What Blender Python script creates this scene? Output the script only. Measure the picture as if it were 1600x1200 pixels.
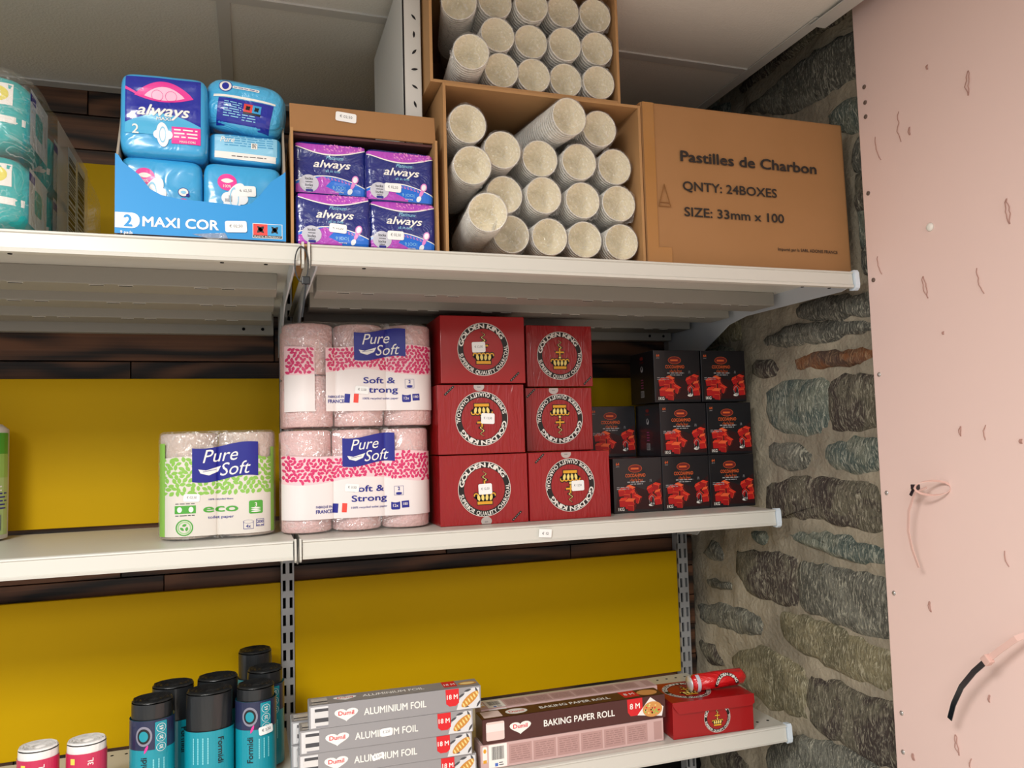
import bpy, bmesh, math, random
from mathutils import Vector, Matrix, noise
from mathutils.geometry import tessellate_polygon
PI = math.pi
for o in list(bpy.data.objects): bpy.data.objects.remove(o)
SC = bpy.context.scene
COL = SC.collection

# ---------------------------------------------------------------- camera, light, exposure
cd = bpy.data.cameras.new('camera'); cam = bpy.data.objects.new('camera', cd); COL.objects.link(cam)
cam.location = (-.079, -1.8523, 1.5605); cam.rotation_euler = (1.6405, .0275, -.3209)
cd.sensor_width = 36; cd.lens = 1230.07 / 1600 * 36; cd.clip_start = .02
SC.camera = cam
w = bpy.data.worlds.new('shop_light'); SC.world = w; w.use_nodes = True
w.node_tree.nodes['Background'].inputs[0].default_value = (.92, .95, 1, 1)
w.node_tree.nodes['Background'].inputs[1].default_value = .34
def area(name, loc, size, power, col, rot=(0, 0, 0)):
    l = bpy.data.lights.new(name, 'AREA'); l.shape = 'RECTANGLE'; l.size, l.size_y = size; l.energy = power; l.color = col
    o = bpy.data.objects.new(name, l); COL.objects.link(o); o.location = loc; o.rotation_euler = rot
    return o
area('ceiling_panel_light', (-.75, -1.95, 2.335), (.6, .6), 29, (1, .985, .95))
area('ceiling_panel_light', (-1.0, -3.6, 2.335), (.6, 1.2), 38, (1, .985, .95))
area('ceiling_panel_light', (.5, -3.9, 2.335), (.6, 1.2), 20, (1, .985, .95))
SC.view_settings.view_transform = 'Standard'; SC.view_settings.look = 'None'
SC.view_settings.gamma = 1; SC.view_settings.use_curve_mapping = False
SC.view_settings.exposure = .82

# ---------------------------------------------------------------- materials
def lin(h):
    if not isinstance(h, str): return tuple(h) + (1,)
    r = [int(h[i:i+2], 16) / 255 for i in (0, 2, 4)]
    return tuple((c / 12.92 if c <= .04045 else ((c + .055) / 1.055) ** 2.4) for c in r) + (1,)
MATS = {}
def mat(name, col, rough=.5, spec=.4, metal=0, coat=0, bump=None, var=None, coatrough=.1, sub=0):
    """bump=(scale, strength, detail, distortion[, stretch xyz]); var=(colour2, scale, contrast)"""
    if name in MATS: return MATS[name]
    m = bpy.data.materials.new(name); m.use_nodes = True; nt = m.node_tree; N = nt.nodes; L = nt.links
    b = N['Principled BSDF']; b.inputs['Base Color'].default_value = lin(col); b.inputs['Roughness'].default_value = rough
    b.inputs['Specular IOR Level'].default_value = spec; b.inputs['Metallic'].default_value = metal
    b.inputs['Coat Weight'].default_value = coat; b.inputs['Coat Roughness'].default_value = coatrough
    tc = N.new('ShaderNodeTexCoord')
    if bump:
        n = N.new('ShaderNodeTexNoise'); n.inputs['Scale'].default_value = bump[0]; n.inputs['Detail'].default_value = bump[2]
        n.inputs['Distortion'].default_value = bump[3]
        if len(bump) > 4:
            mp = N.new('ShaderNodeMapping'); mp.inputs['Scale'].default_value = bump[4]
            L.new(tc.outputs['Object'], mp.inputs[0]); L.new(mp.outputs[0], n.inputs['Vector'])
        else: L.new(tc.outputs['Object'], n.inputs['Vector'])
        bp = N.new('ShaderNodeBump'); bp.inputs['Strength'].default_value = bump[1]; bp.inputs['Distance'].default_value = .01
        L.new(n.outputs[0], bp.inputs['Height']); L.new(bp.outputs[0], b.inputs['Normal'])
        if coat: L.new(bp.outputs[0], b.inputs['Coat Normal'])
    if var:
        n = N.new('ShaderNodeTexNoise'); n.inputs['Scale'].default_value = var[1]; n.inputs['Detail'].default_value = 5
        L.new(tc.outputs['Object'], n.inputs['Vector'])
        r = N.new('ShaderNodeValToRGB'); r.color_ramp.elements[0].color = lin(col); r.color_ramp.elements[1].color = lin(var[0])
        r.color_ramp.elements[0].position = .5 - var[2]; r.color_ramp.elements[1].position = .5 + var[2]
        L.new(n.outputs[0], r.inputs[0]); L.new(r.outputs[0], b.inputs['Base Color'])
    MATS[name] = m
    return m
def film_mat(name, tint='FFFFFF', gloss=.13, haze=.05, scale=45, strength=.9, dist=2.5):
    if name in MATS: return MATS[name]
    m = bpy.data.materials.new(name); m.use_nodes = True; nt = m.node_tree; N = nt.nodes; L = nt.links
    for n in list(N): N.remove(n)
    painted_glint = (name == 'bale_film' or name == 'cup_sleeve_film' or 'tissue' in name or 'pack_film' in name)
    out = N.new('ShaderNodeOutputMaterial'); tr = N.new('ShaderNodeBsdfTransparent'); tr.inputs[0].default_value = lin(tint)
    gl = N.new('ShaderNodeBsdfGlossy'); gl.inputs['Roughness'].default_value = .16
    df = N.new('ShaderNodeBsdfDiffuse'); df.inputs[0].default_value = (.9, .9, .9, 1)
    tc = N.new('ShaderNodeTexCoord'); ns = N.new('ShaderNodeTexNoise'); ns.inputs['Scale'].default_value = scale
    ns.inputs['Detail'].default_value = 3; ns.inputs['Distortion'].default_value = dist
    L.new(tc.outputs['Object'], ns.inputs['Vector'])
    bp = N.new('ShaderNodeBump'); bp.inputs['Strength'].default_value = strength; bp.inputs['Distance'].default_value = .01
    L.new(ns.outputs[0], bp.inputs['Height']); L.new(bp.outputs[0], gl.inputs['Normal'])
    m1 = N.new('ShaderNodeMixShader'); m1.inputs[0].default_value = haze; L.new(tr.outputs[0], m1.inputs[1]); L.new(df.outputs[0], m1.inputs[2])
    if painted_glint:  # whitish wrinkle lines mixed in as painted highlights on the crumpled film
        n2 = N.new('ShaderNodeTexNoise'); n2.inputs['Scale'].default_value = {'cup_sleeve_film': 13, 'bale_film': 12.6}.get(name, 9); n2.inputs['Detail'].default_value = 2; n2.inputs['Distortion'].default_value = 5
        L.new(tc.outputs['Object'], n2.inputs['Vector']); sb = N.new('ShaderNodeMath'); sb.operation = 'SUBTRACT'; sb.inputs[1].default_value = .5; L.new(n2.outputs[0], sb.inputs[0])
        ab = N.new('ShaderNodeMath'); ab.operation = 'ABSOLUTE'; L.new(sb.outputs[0], ab.inputs[0])
        mr = N.new('ShaderNodeMapRange'); mr.inputs[1].default_value = 0; mr.inputs[2].default_value = .02
        mr.inputs[3].default_value = .34 if scale > 50 else .30; mr.inputs[4].default_value = haze; L.new(ab.outputs[0], mr.inputs[0]); L.new(mr.outputs[0], m1.inputs[0])
    m2 = N.new('ShaderNodeMixShader'); m2.inputs[0].default_value = gloss; L.new(m1.outputs[0], m2.inputs[1]); L.new(gl.outputs[0], m2.inputs[2])
    L.new(m2.outputs[0], out.inputs[0]); MATS[name] = m
    return m
def wood_mat():
    m = bpy.data.materials.new('charred_wood'); m.use_nodes = True; nt = m.node_tree; N = nt.nodes; L = nt.links
    b = N['Principled BSDF']; b.inputs['Roughness'].default_value = .55
    tc = N.new('ShaderNodeTexCoord'); oi = N.new('ShaderNodeObjectInfo')
    mp = N.new('ShaderNodeMapping'); mp.inputs['Scale'].default_value = (.3, 1, 1)
    cx = N.new('ShaderNodeCombineXYZ'); ml = N.new('ShaderNodeMath'); ml.operation = 'MULTIPLY'; ml.inputs[1].default_value = 37
    L.new(oi.outputs['Random'], ml.inputs[0]); L.new(ml.outputs[0], cx.inputs[1]); L.new(cx.outputs[0], mp.inputs['Location'])
    L.new(tc.outputs['Object'], mp.inputs[0])
    wv = N.new('ShaderNodeTexWave'); wv.bands_direction = 'Z'; wv.inputs['Scale'].default_value = 5; wv.inputs['Distortion'].default_value = 16
    wv.inputs['Detail'].default_value = 2; wv.inputs['Detail Scale'].default_value = 1.1; L.new(mp.outputs[0], wv.inputs[0])
    m2 = N.new('ShaderNodeMapping'); m2.inputs['Scale'].default_value = (4, 1, 120); L.new(mp.outputs[0], m2.inputs[0])
    ns = N.new('ShaderNodeTexNoise'); ns.inputs['Scale'].default_value = 1; ns.inputs['Detail'].default_value = 5; ns.inputs['Distortion'].default_value = .4; L.new(m2.outputs[0], ns.inputs['Vector'])
    n3 = N.new('ShaderNodeTexNoise'); n3.inputs['Scale'].default_value = 14; n3.inputs['Detail'].default_value = 3; L.new(mp.outputs[0], n3.inputs['Vector'])
    mx = N.new('ShaderNodeMath'); mx.operation = 'MULTIPLY'; L.new(wv.outputs['Fac'], mx.inputs[0]); L.new(n3.outputs[0], mx.inputs[1])
    ad = N.new('ShaderNodeMath'); ad.operation = 'MULTIPLY_ADD'; L.new(ns.outputs[0], ad.inputs[0]); ad.inputs[1].default_value = .7; L.new(mx.outputs[0], ad.inputs[2])
    r = N.new('ShaderNodeValToRGB'); e = r.color_ramp.elements; e[0].color = lin('17100c'); e[1].color = lin('70492f'); e[0].position = .35; e[1].position = .9
    L.new(ad.outputs[0], r.inputs[0]); L.new(r.outputs[0], b.inputs['Base Color'])
    bp = N.new('ShaderNodeBump'); bp.inputs['Strength'].default_value = .3; bp.inputs['Distance'].default_value = .002
    L.new(ad.outputs[0], bp.inputs['Height']); L.new(bp.outputs[0], b.inputs['Normal'])
    return m
def stone_mat(name, c1, c2, c3, c4):
    m = bpy.data.materials.new(name); m.use_nodes = True; nt = m.node_tree; N = nt.nodes; L = nt.links
    b = N['Principled BSDF']; b.inputs['Roughness'].default_value = .75; b.inputs['Specular IOR Level'].default_value = .35
    tc = N.new('ShaderNodeTexCoord'); oi = N.new('ShaderNodeObjectInfo')
    def tex(scale, sc, det=6, dis=0, off=11):
        mp = N.new('ShaderNodeMapping'); mp.inputs['Scale'].default_value = sc
        ml = N.new('ShaderNodeVectorMath'); ml.operation = 'ADD'
        cx = N.new('ShaderNodeCombineXYZ'); mu = N.new('ShaderNodeMath'); mu.operation = 'MULTIPLY'; mu.inputs[1].default_value = off
        L.new(oi.outputs['Random'], mu.inputs[0]); L.new(mu.outputs[0], cx.inputs[0])
        L.new(tc.outputs['Object'], mp.inputs[0]); L.new(mp.outputs[0], ml.inputs[0]); L.new(cx.outputs[0], ml.inputs[1])
        n = N.new('ShaderNodeTexNoise'); n.inputs['Scale'].default_value = scale; n.inputs['Detail'].default_value = det
        n.inputs['Roughness'].default_value = .65; n.inputs['Distortion'].default_value = dis; L.new(ml.outputs[0], n.inputs['Vector'])
        return n
    big = tex(9, (1, 1, 1), 3, .6); fine = tex(60, (1, 2.2, .8), 8, 1.5); spk = tex(150, (1, 1.6, .7), 4, .5)
    def mix(f, a, bb):
        x = N.new('ShaderNodeMix'); x.data_type = 'RGBA'; L.new(f, x.inputs[0])
        for i, v in ((6, a), (7, bb)):
            if isinstance(v, str): x.inputs[i].default_value = lin(v)
            else: L.new(v, x.inputs[i])
        return x.outputs[2]
    def ramp(n, a, bb):
        r = N.new('ShaderNodeMapRange'); r.inputs[1].default_value = a; r.inputs[2].default_value = bb; L.new(n.outputs[0], r.inputs[0]); return r.outputs[0]
    a = mix(ramp(big, .45, .55), c1, c2); strk = tex(44, (1, 2.6, .6), 7, 2.4, 23); c = mix(ramp(fine, .52, .66), a, c3); c = mix(ramp(strk, .50, .68), c, c4); d = mix(ramp(spk, .6, .68), c, c4)
    L.new(d, b.inputs['Base Color'])
    ad = N.new('ShaderNodeMath'); ad.operation = 'ADD'; L.new(fine.outputs[0], ad.inputs[0]); L.new(strk.outputs[0], ad.inputs[1])
    bp = N.new('ShaderNodeBump'); bp.inputs['Strength'].default_value = 1; bp.inputs['Distance'].default_value = .006
    L.new(ad.outputs[0], bp.inputs['Height']); L.new(bp.outputs[0], b.inputs['Normal'])
    return m

M_cream = mat('cream_painted_steel', 'cfcdc4', .38, .45)
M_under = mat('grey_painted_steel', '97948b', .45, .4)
M_cap = mat('pale_blue_plastic_cap', 'd9e4ee', .35)
M_post = mat('aluminium_post', 'a9aaab', .4, .4, .3)
M_yel = mat('yellow_laminate', 'c49d00', .5, .1)
M_dark = mat('gap_shade_black', '0c0b0b', .8, .1)  # black that paints in the shade inside holes, slots and gaps
M_card = mat('brown_cardboard', 'a97d54', .75, .2, bump=(30, .06, 2, 0), var=('9d7247', 4, .3))
M_card2 = mat('corrugated_tan_cardboard', 'b98f62', .75, .2, var=('ab8053', 5, .3))
M_cardin = mat('cardboard_inside', '9c7350', .8, .15)
M_white = mat('white_print', 'f2efe9', .45)
M_price = mat('price_sticker_paper', 'f4f4f2', .5)
M_ink = mat('sticker_ink', '555558', .6)
M_black = mat('black_ink', '17161a', .4)
M_navy = mat('navy_ink', '23278a', .35)
M_film = film_mat('clear_film')
M_film_soft = film_mat('soft_clear_film', gloss=.10, haze=.06, scale=30)

# ---------------------------------------------------------------- mesh helpers
def obj(name, bm, mats, parent=None, loc=(0, 0, 0), rot=(0, 0, 0), smooth=False):
    if isinstance(bm, bmesh.types.BMesh):
        me = bpy.data.meshes.new(name); bm.to_mesh(me); bm.free()
    else: me = bm
    if not isinstance(mats, (list, tuple)): mats = [mats]
    if not me.materials:
        for m in mats: me.materials.append(m)
    if smooth:
        for p in me.polygons: p.use_smooth = True
    o = bpy.data.objects.new(name, me); COL.objects.link(o); o.parent = parent; o.location = loc; o.rotation_euler = rot
    return o
def tag(o, label=None, cat=None, group=None, kind=None):
    if label: o['label'] = label
    if cat: o['category'] = cat
    if group: o['group'] = group
    if kind: o['kind'] = kind
    return o
def thing(name, label, cat, loc=(0, 0, 0), rotz=0, group=None, rot=None):
    o = bpy.data.objects.new(name, None); COL.objects.link(o); o.location = loc; o.rotation_euler = rot or (0, 0, rotz)
    o.empty_display_size = .03
    return tag(o, label, cat, group)
def copy_tree(o, parent=None):
    c = o.copy(); COL.objects.link(c); c.parent = parent
    for ch in list(o.children): copy_tree(ch, c)
    return c
def box(bm, x0, x1, y0, y1, z0, z1, bev=0, mi=0):
    r = bmesh.ops.create_cube(bm, size=1); vs = r['verts']
    for v in vs: v.co = Vector(((x0 + x1) / 2 + v.co.x * (x1 - x0), (y0 + y1) / 2 + v.co.y * (y1 - y0), (z0 + z1) / 2 + v.co.z * (z1 - z0)))
    fs = {f for v in vs for f in v.link_faces}
    for f in fs: f.material_index = mi
    if bev:
        es = {e for f in fs for e in f.edges}
        bmesh.ops.bevel(bm, geom=list(es), offset=bev, segments=2, affect='EDGES', profile=.6)
    return bm
def nb(): return bmesh.new()
def extr(bm, prof, x0, x1, axis='x', mi=0):
    """extrude closed (y,z) profile along x"""
    n = len(prof)
    def P(t, a, b): return (t, a, b) if axis == 'x' else (a, t, b) if axis == 'y' else (a, b, t)
    A = [bm.verts.new(P(x0, a, b)) for a, b in prof]; B = [bm.verts.new(P(x1, a, b)) for a, b in prof]
    fs = [bm.faces.new((A[i], A[(i+1) % n], B[(i+1) % n], B[i])) for i in range(n)]
    fs += [bm.faces.new(A[::-1]), bm.faces.new(B)]
    for f in fs: f.material_index = mi
    bmesh.ops.recalc_face_normals(bm, faces=fs)
    return bm
def lathe(bm, prof, n=28, cx=0, cy=0, cap=True, sx=1, sy=1, mi=0):
    rings = []
    for r, z in prof:
        rings.append([bm.verts.new((cx + sx * r * math.cos(2*PI*i/n), cy + sy * r * math.sin(2*PI*i/n), z)) for i in range(n)])
    fs = []
    for a, b in zip(rings, rings[1:]):
        for i in range(n): fs.append(bm.faces.new((a[i], a[(i+1) % n], b[(i+1) % n], b[i])))
    if cap: fs += [bm.faces.new(rings[0][::-1]), bm.faces.new(rings[-1])]
    for f in fs: f.material_index = mi; f.smooth = True
    return bm
def strip(bm, pts, w, t, side=Vector((0, 0, 1)), mi=0):
    """flat band along pts"""
    rings = []
    for i, p in enumerate(pts):
        d = (pts[min(i+1, len(pts)-1)] - pts[max(i-1, 0)]).normalized()
        s = (side - d * side.dot(d)).normalized(); u = d.cross(s)
        rings.append([bm.verts.new(p + s*a*w/2 + u*b*t/2) for a, b in ((-1, -1), (1, -1), (1, 1), (-1, 1))])
    for a, b in zip(rings, rings[1:]):
        for i in range(4): bm.faces.new((a[i], a[(i+1) % 4], b[(i+1) % 4], b[i])).material_index = mi
    bm.faces.new(rings[0][::-1]); bm.faces.new(rings[-1])
    bmesh.ops.recalc_face_normals(bm, faces=bm.faces)
    return bm

# ---------------------------------------------------------------- printed artwork as thin flat geometry
TXT = {}
def text_mesh(s, bold, shear, sp):
    k = (s, shear, sp)
    if k in TXT: return TXT[k]
    c = bpy.data.curves.new('t', 'FONT'); c.body = s; c.size = 1; c.offset = 0; c.shear = shear; c.space_character = sp
    c.resolution_u = 3; c.fill_mode = 'BOTH'
    o = bpy.data.objects.new('t', c); me = bpy.data.meshes.new_from_object(o)
    V = [(v.co.x, v.co.y) for v in me.vertices]; F = [tuple(p.vertices) for p in me.polygons]
    bpy.data.objects.remove(o); bpy.data.curves.remove(c); bpy.data.meshes.remove(me)
    if V:
        x0 = min(v[0] for v in V); x1 = max(v[0] for v in V); y0 = min(v[1] for v in V); y1 = max(v[1] for v in V)
    else: x0, x1, y0, y1 = 0, .3, 0, .7
    TXT[k] = (V, F, x0, x1, y0, y1)
    return TXT[k]
class Art:
    def __init__(s): s.items = []; s.mats = []
    def mi(s, m):
        if m not in s.mats: s.mats.append(m)
        return s.mats.index(m)
    def raw(s, V, F, m, layer): s.items.append((V, F, s.mi(m), layer)); return s
    def poly(s, pts, m, layer=0):
        F = tessellate_polygon([[Vector((p[0], p[1], 0)) for p in pts]])
        return s.raw([tuple(p) for p in pts], [tuple(f) for f in F], m, layer)
    def rect(s, x0, y0, x1, y1, m, layer=0, rot=0):
        cx, cy = (x0+x1)/2, (y0+y1)/2; P = []
        for x, y in ((x0, y0), (x1, y0), (x1, y1), (x0, y1)):
            dx, dy = x-cx, y-cy; P.append((cx + dx*math.cos(rot) - dy*math.sin(rot), cy + dx*math.sin(rot) + dy*math.cos(rot)))
        return s.raw(P, [(0, 1, 2, 3)], m, layer)
    def rrect(s, x0, y0, x1, y1, r, m, layer=0):
        P = []
        for cx, cy, a in ((x1-r, y0+r, -PI/2), (x1-r, y1-r, 0), (x0+r, y1-r, PI/2), (x0+r, y0+r, PI)):
            for i in range(5): t = a + i*PI/8; P.append((cx + r*math.cos(t), cy + r*math.sin(t)))
        return s.raw(P, [tuple(range(len(P)))], m, layer)
    def oval(s, cx, cy, rx, ry, m, layer=0, n=28, rot=0):
        P = []
        for i in range(n):
            a = 2*PI*i/n; x, y = rx*math.cos(a), ry*math.sin(a)
            P.append((cx + x*math.cos(rot) - y*math.sin(rot), cy + x*math.sin(rot) + y*math.cos(rot)))
        return s.raw(P, [tuple(range(n))], m, layer)
    def ring(s, cx, cy, r0, r1, m, layer=0, n=48, a0=0, a1=2*PI, ey=1):
        V = []
        for i in range(n+1):
            a = a0 + (a1-a0)*i/n
            V += [(cx + r0*math.cos(a), cy + r0*ey*math.sin(a)), (cx + r1*math.cos(a), cy + r1*ey*math.sin(a))]
        return s.raw(V, [(2*i, 2*i+1, 2*i+3, 2*i+2) for i in range(n)], m, layer)
    def text(s, t, cx, cy, h, m, layer=1, w=None, bold=.012, shear=0, rot=0, al='c', sp=1):
        V, F, x0, x1, y0, y1 = text_mesh(t, bold, shear, sp)
        k = h / .73; kx = k if w is None else w / (x1-x0)
        ox = {'c': (x0+x1)/2, 'l': x0, 'r': x1}[al]; oy = .365
        c, n = math.cos(rot), math.sin(rot)
        for ex, ey, el in (((-1, -.6, 0), (1, -.6, .3), (0, 1, .6)) if bold > .009 else ((0, 0, 0),)):   # heavier strokes: overlaid copies a hair apart
            P = [(cx + (x+ex*bold-ox)*kx*c - (y+ey*bold-oy)*k*n, cy + (x+ex*bold-ox)*kx*n + (y+ey*bold-oy)*k*c) for x, y in V]
            s.raw(P, F, m, layer + el)
        return s
    def arc(s, t, cx, cy, r, h, a0, a1, m, layer=1, inward=False, bold=.02, wide=1):
        """letters spread between angles a0->a1 (reading order)"""
        ws = [(text_mesh(ch, bold, 0, 1)[3] - text_mesh(ch, bold, 0, 1)[2] + .12) if ch != ' ' else .3 for ch in t]
        tot = sum(ws); acc = 0
        for ch, wd in zip(t, ws):
            a = a0 + (a1-a0)*(acc + wd/2)/tot; acc += wd
            if ch == ' ': continue
            rot = a + PI/2 if inward else a - PI/2
            s.text(ch, cx + r*math.cos(a), cy + r*math.sin(a), h, m, layer, w=abs(a1-a0)*r*wd/tot*.84*wide, bold=bold, rot=rot)
    def bars(s, x0, y0, x1, y1, m, layer=1, seed=1, vertical=False):
        R = random.Random(seed); t = x0 if not vertical else y0; end = x1 if not vertical else y1; u = (end-t)/60
        while t < end:
            ww = R.choice((1, 1, 2, 3))*u
            if vertical: s.rect(x0, t, x1, min(t+ww, end), m, layer)
            else: s.rect(t, y0, min(t+ww, end), y1, m, layer)
            t += ww + R.choice((1, 1, 2))*u
    def lines(s, x0, y0, x1, n, dy, m, layer=1, h=.4, seed=3):
        R = random.Random(seed)
        for i in range(n):
            x = x0; y = y0 - i*dy
            while x < x1:
                wd = R.uniform(1.2, 4)*dy; s.rect(x, y-dy*h/2, min(x+wd, x1), y+dy*h/2, m, layer); x += wd + dy*.6
    def leaf(s, cx, cy, ln, wd, a, m, layer=1):
        c, n = math.cos(a), math.sin(a); P = []
        for i in range(9): t = i/8; P.append((-ln/2 + ln*t, wd/2*math.sin(PI*t)**.8))
        for i in range(1, 8): t = 1-i/8; P.append((-ln/2 + ln*t, -wd/2*math.sin(PI*t)**.8))
        return s.raw([(cx + x*c - y*n, cy + x*n + y*c) for x, y in P], [tuple(range(len(P)))], m, layer)
    def build(s, name, parent, f=None, cut=None, loc=(0, 0, 0), rot=(0, 0, 0), flip=1, off=.0004, step=.00011):
        bm = nb()
        for V, F, mi, layer in s.items:
            vs = [bm.verts.new((x*flip, y*flip, layer)) for x, y in V]
            for fc in F:
                try: bm.faces.new([vs[i] for i in fc]).material_index = mi
                except ValueError: pass
        if cut:
            for ax, st in ((0, cut[0]), (1, cut[1])):
                if not st: continue
                lo = min(v.co[ax] for v in bm.verts); hi = max(v.co[ax] for v in bm.verts)
                k = math.floor(lo/st) + 1; n = Vector((1, 0, 0) if ax == 0 else (0, 1, 0))
                while k*st < hi:
                    bmesh.ops.bisect_plane(bm, geom=bm.verts[:] + bm.edges[:] + bm.faces[:], plane_co=n*(k*st), plane_no=n, dist=1e-6)
                    k += 1
        for v in bm.verts:
            u, q, l = v.co
            if f: v.co = f(u, q, off + l*step)
            else: v.co = Vector((u, -(off + l*step), q))
        return obj(name, bm, s.mats, parent, loc, rot)
STK = None
def sticker(parent, x, y, z, rot=0, txt='€ 02,50', f=None, w=.029, h=.016):
    """paper price label, local face coordinates"""
    a = Art(); a.rrect(-w/2, -h/2, w/2, h/2, .003, M_price, 0); a.text(txt, 0, .001, .0045, M_ink, 1, w=w*.6, bold=0)
    c, s = math.cos(rot), math.sin(rot)
    if f:
        g = lambda u, q, d: f(x + u*c - q*s, z + u*s + q*c, d + .0012)
        o = a.build('price_sticker', parent, g, cut=(.01, .008))
    else:
        g = lambda u, q, d: Vector((x + u*c - q*s, y - d - .0012, z + u*s + q*c))
        o = a.build('price_sticker', parent, g)
    o['label'] = 'small white price sticker'
    return o

# ---------------------------------------------------------------- the setting
# floor, ceiling
bm = nb(); box(bm, -4, 1.5, -5, .3, -.05, 0); tag(obj('floor', bm, mat('grey_vinyl_floor', 'b8b0a4', .5, bump=(8, .05, 3, 0))), kind='structure')
ceil = thing('ceiling', 'suspended ceiling of pale tiles in metal grid', 'ceiling'); del ceil['category']; del ceil['label']; ceil['kind'] = 'structure'
ZC = 2.3526
M_tile = mat('ceiling_tile', 'e9e5dc', .85, .1, bump=(220, .15, 2, 0)); M_tee = mat('ceiling_tee', 'cfccc6', .5)
xs = [-.1208 + .6*k for k in range(-4, 3)]; ys = [.173, -.427, -1.027, -1.627, -2.227, -2.827, -3.427, -4.027]
for i in range(len(xs)):
    x0 = xs[i]; x1 = min(xs[i] + .6, .985)
    if x1 - x0 < .05: continue
    for j in range(len(ys)-1):
        bm = nb(); box(bm, x0+.010, x1-.004, ys[j+1]+.010, min(ys[j], .028)-.006, ZC+.001, ZC+.013, .001)
        obj('ceiling_tile', bm, M_tile, ceil)
for x in xs:
    if x > .95: continue
    bm = nb(); box(bm, x-.012, x+.012, -4.1, .028, ZC-.002, ZC+.002, .0006); obj('ceiling_tee', bm, M_tee, ceil)
for y in ys[1:]:
    bm = nb(); box(bm, -2.5, .97, y-.012, y+.012, ZC-.0024, ZC+.0016, .0006); obj('ceiling_tee', bm, M_tee, ceil)
bm = nb(); extr(bm, [(.955, ZC-.003), (.979, ZC-.003), (.979, ZC+.03), (.977, ZC+.03), (.977, ZC-.0008), (.955, ZC-.0008)], -.66, .028, 'y')
obj('edge_trim', bm, M_tee, ceil)
bm = nb(); extr(bm, [(.957, ZC-.008), (.992, ZC-.008), (.992, ZC+.03), (.990, ZC+.03), (.990, ZC-.006), (.957, ZC-.006)], -4, -.64, 'y')
obj('edge_trim', bm, M_tee, ceil)
bm = nb(); box(bm, -2.5, .028-.012, -.0, .028, ZC-.004, ZC); obj('edge_trim', bm, M_tee, ceil)
bm = nb(); box(bm, -2.6, 1.2, -4.3, .2, 2.52, 2.56); obj('leak_block_slab', bm, mat('leak_block_dark', '3a3733', .9), ceil)  # unseen slab added to block world light leaking in over the wall gap

# charred plank wall
wb = thing('wall_back', '', ''); [wb.pop(k) for k in ('label', 'category') if k in wb]; wb['kind'] = 'structure'
M_wood = wood_mat(); R = random.Random(4)
bm = nb(); box(bm, -2.5, 1.2, .045, .09, 0, 2.5); obj('wall_backing', bm, M_dark, wb)
zz = .9 - .0775*2; row = 0
joints = {19: [-.413], 13: [-.392, .45], 12: [-.182, .6]}
while zz < 2.5:
    x = -1.3 + R.uniform(-.3, 0)
    js = sorted(set([-.413 if 2.24 < zz < 2.30 else -.392 if 1.76 < zz < 1.81 else -.182 if 1.68 < zz < 1.74 else R.uniform(-.6, .0), R.uniform(.3, .75), -1.3, 1.05]))
    for a, b in zip(js, js[1:]):
        d = R.uniform(0, .006); bm = nb(); box(bm, a+.001, b-.001, .030+d, .046, zz+.0012, zz+.0763, .0012)
        obj('plank', bm, M_wood, wb)
    zz += .0775; row += 1

# stone wall
wr = thing('wall_right', '', ''); [wr.pop(k) for k in ('label', 'category') if k in wr]; wr['kind'] = 'structure'
M_mortar = mat('sandy_mortar', 'a89e8a', .9, .15, bump=(90, .5, 7, .3), var=('8a8272', 6, .12))
bm = nb(); ny, nz = 60, 130
g = [[bm.verts.new((1.055 + .007*noise.noise(Vector((i*.35, j*.35, 3))) + .003*noise.noise(Vector((i*1.3, j*1.3, 7))), .045 - .80*i/ny, .5 + 2.0*j/nz)) for j in range(nz+1)] for i in range(ny+1)]
for i in range(ny):
    for j in range(nz): bm.faces.new((g[i][j], g[i][j+1], g[i+1][j+1], g[i+1][j])).smooth = True
bm.faces.ensure_lookup_table()
box(bm, 1.075, 1.2, -.755, .09, .3, 2.5); box(bm, 1.06, 1.2, -.755, .09, 0, .5)
obj('mortar', bm, M_mortar, wr)
SM = [stone_mat('slate_grey_stone', '63635b', '85857a', '48473f', 'd0ccb8'), stone_mat('dark_brown_stone', '4f4540', '75705f', '3a3331', 'bfb8a2'),
      stone_mat('green_grey_stone', '5f6d67', '868b7c', '46544f', 'd3d4c2'), stone_mat('tan_stone', '9a9172', '7b755c', '5f5a47', 'd3cbae'),
      stone_mat('rust_stone', '97623f', '6a5348', '4c3a33', 'bd9a76')]
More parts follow.
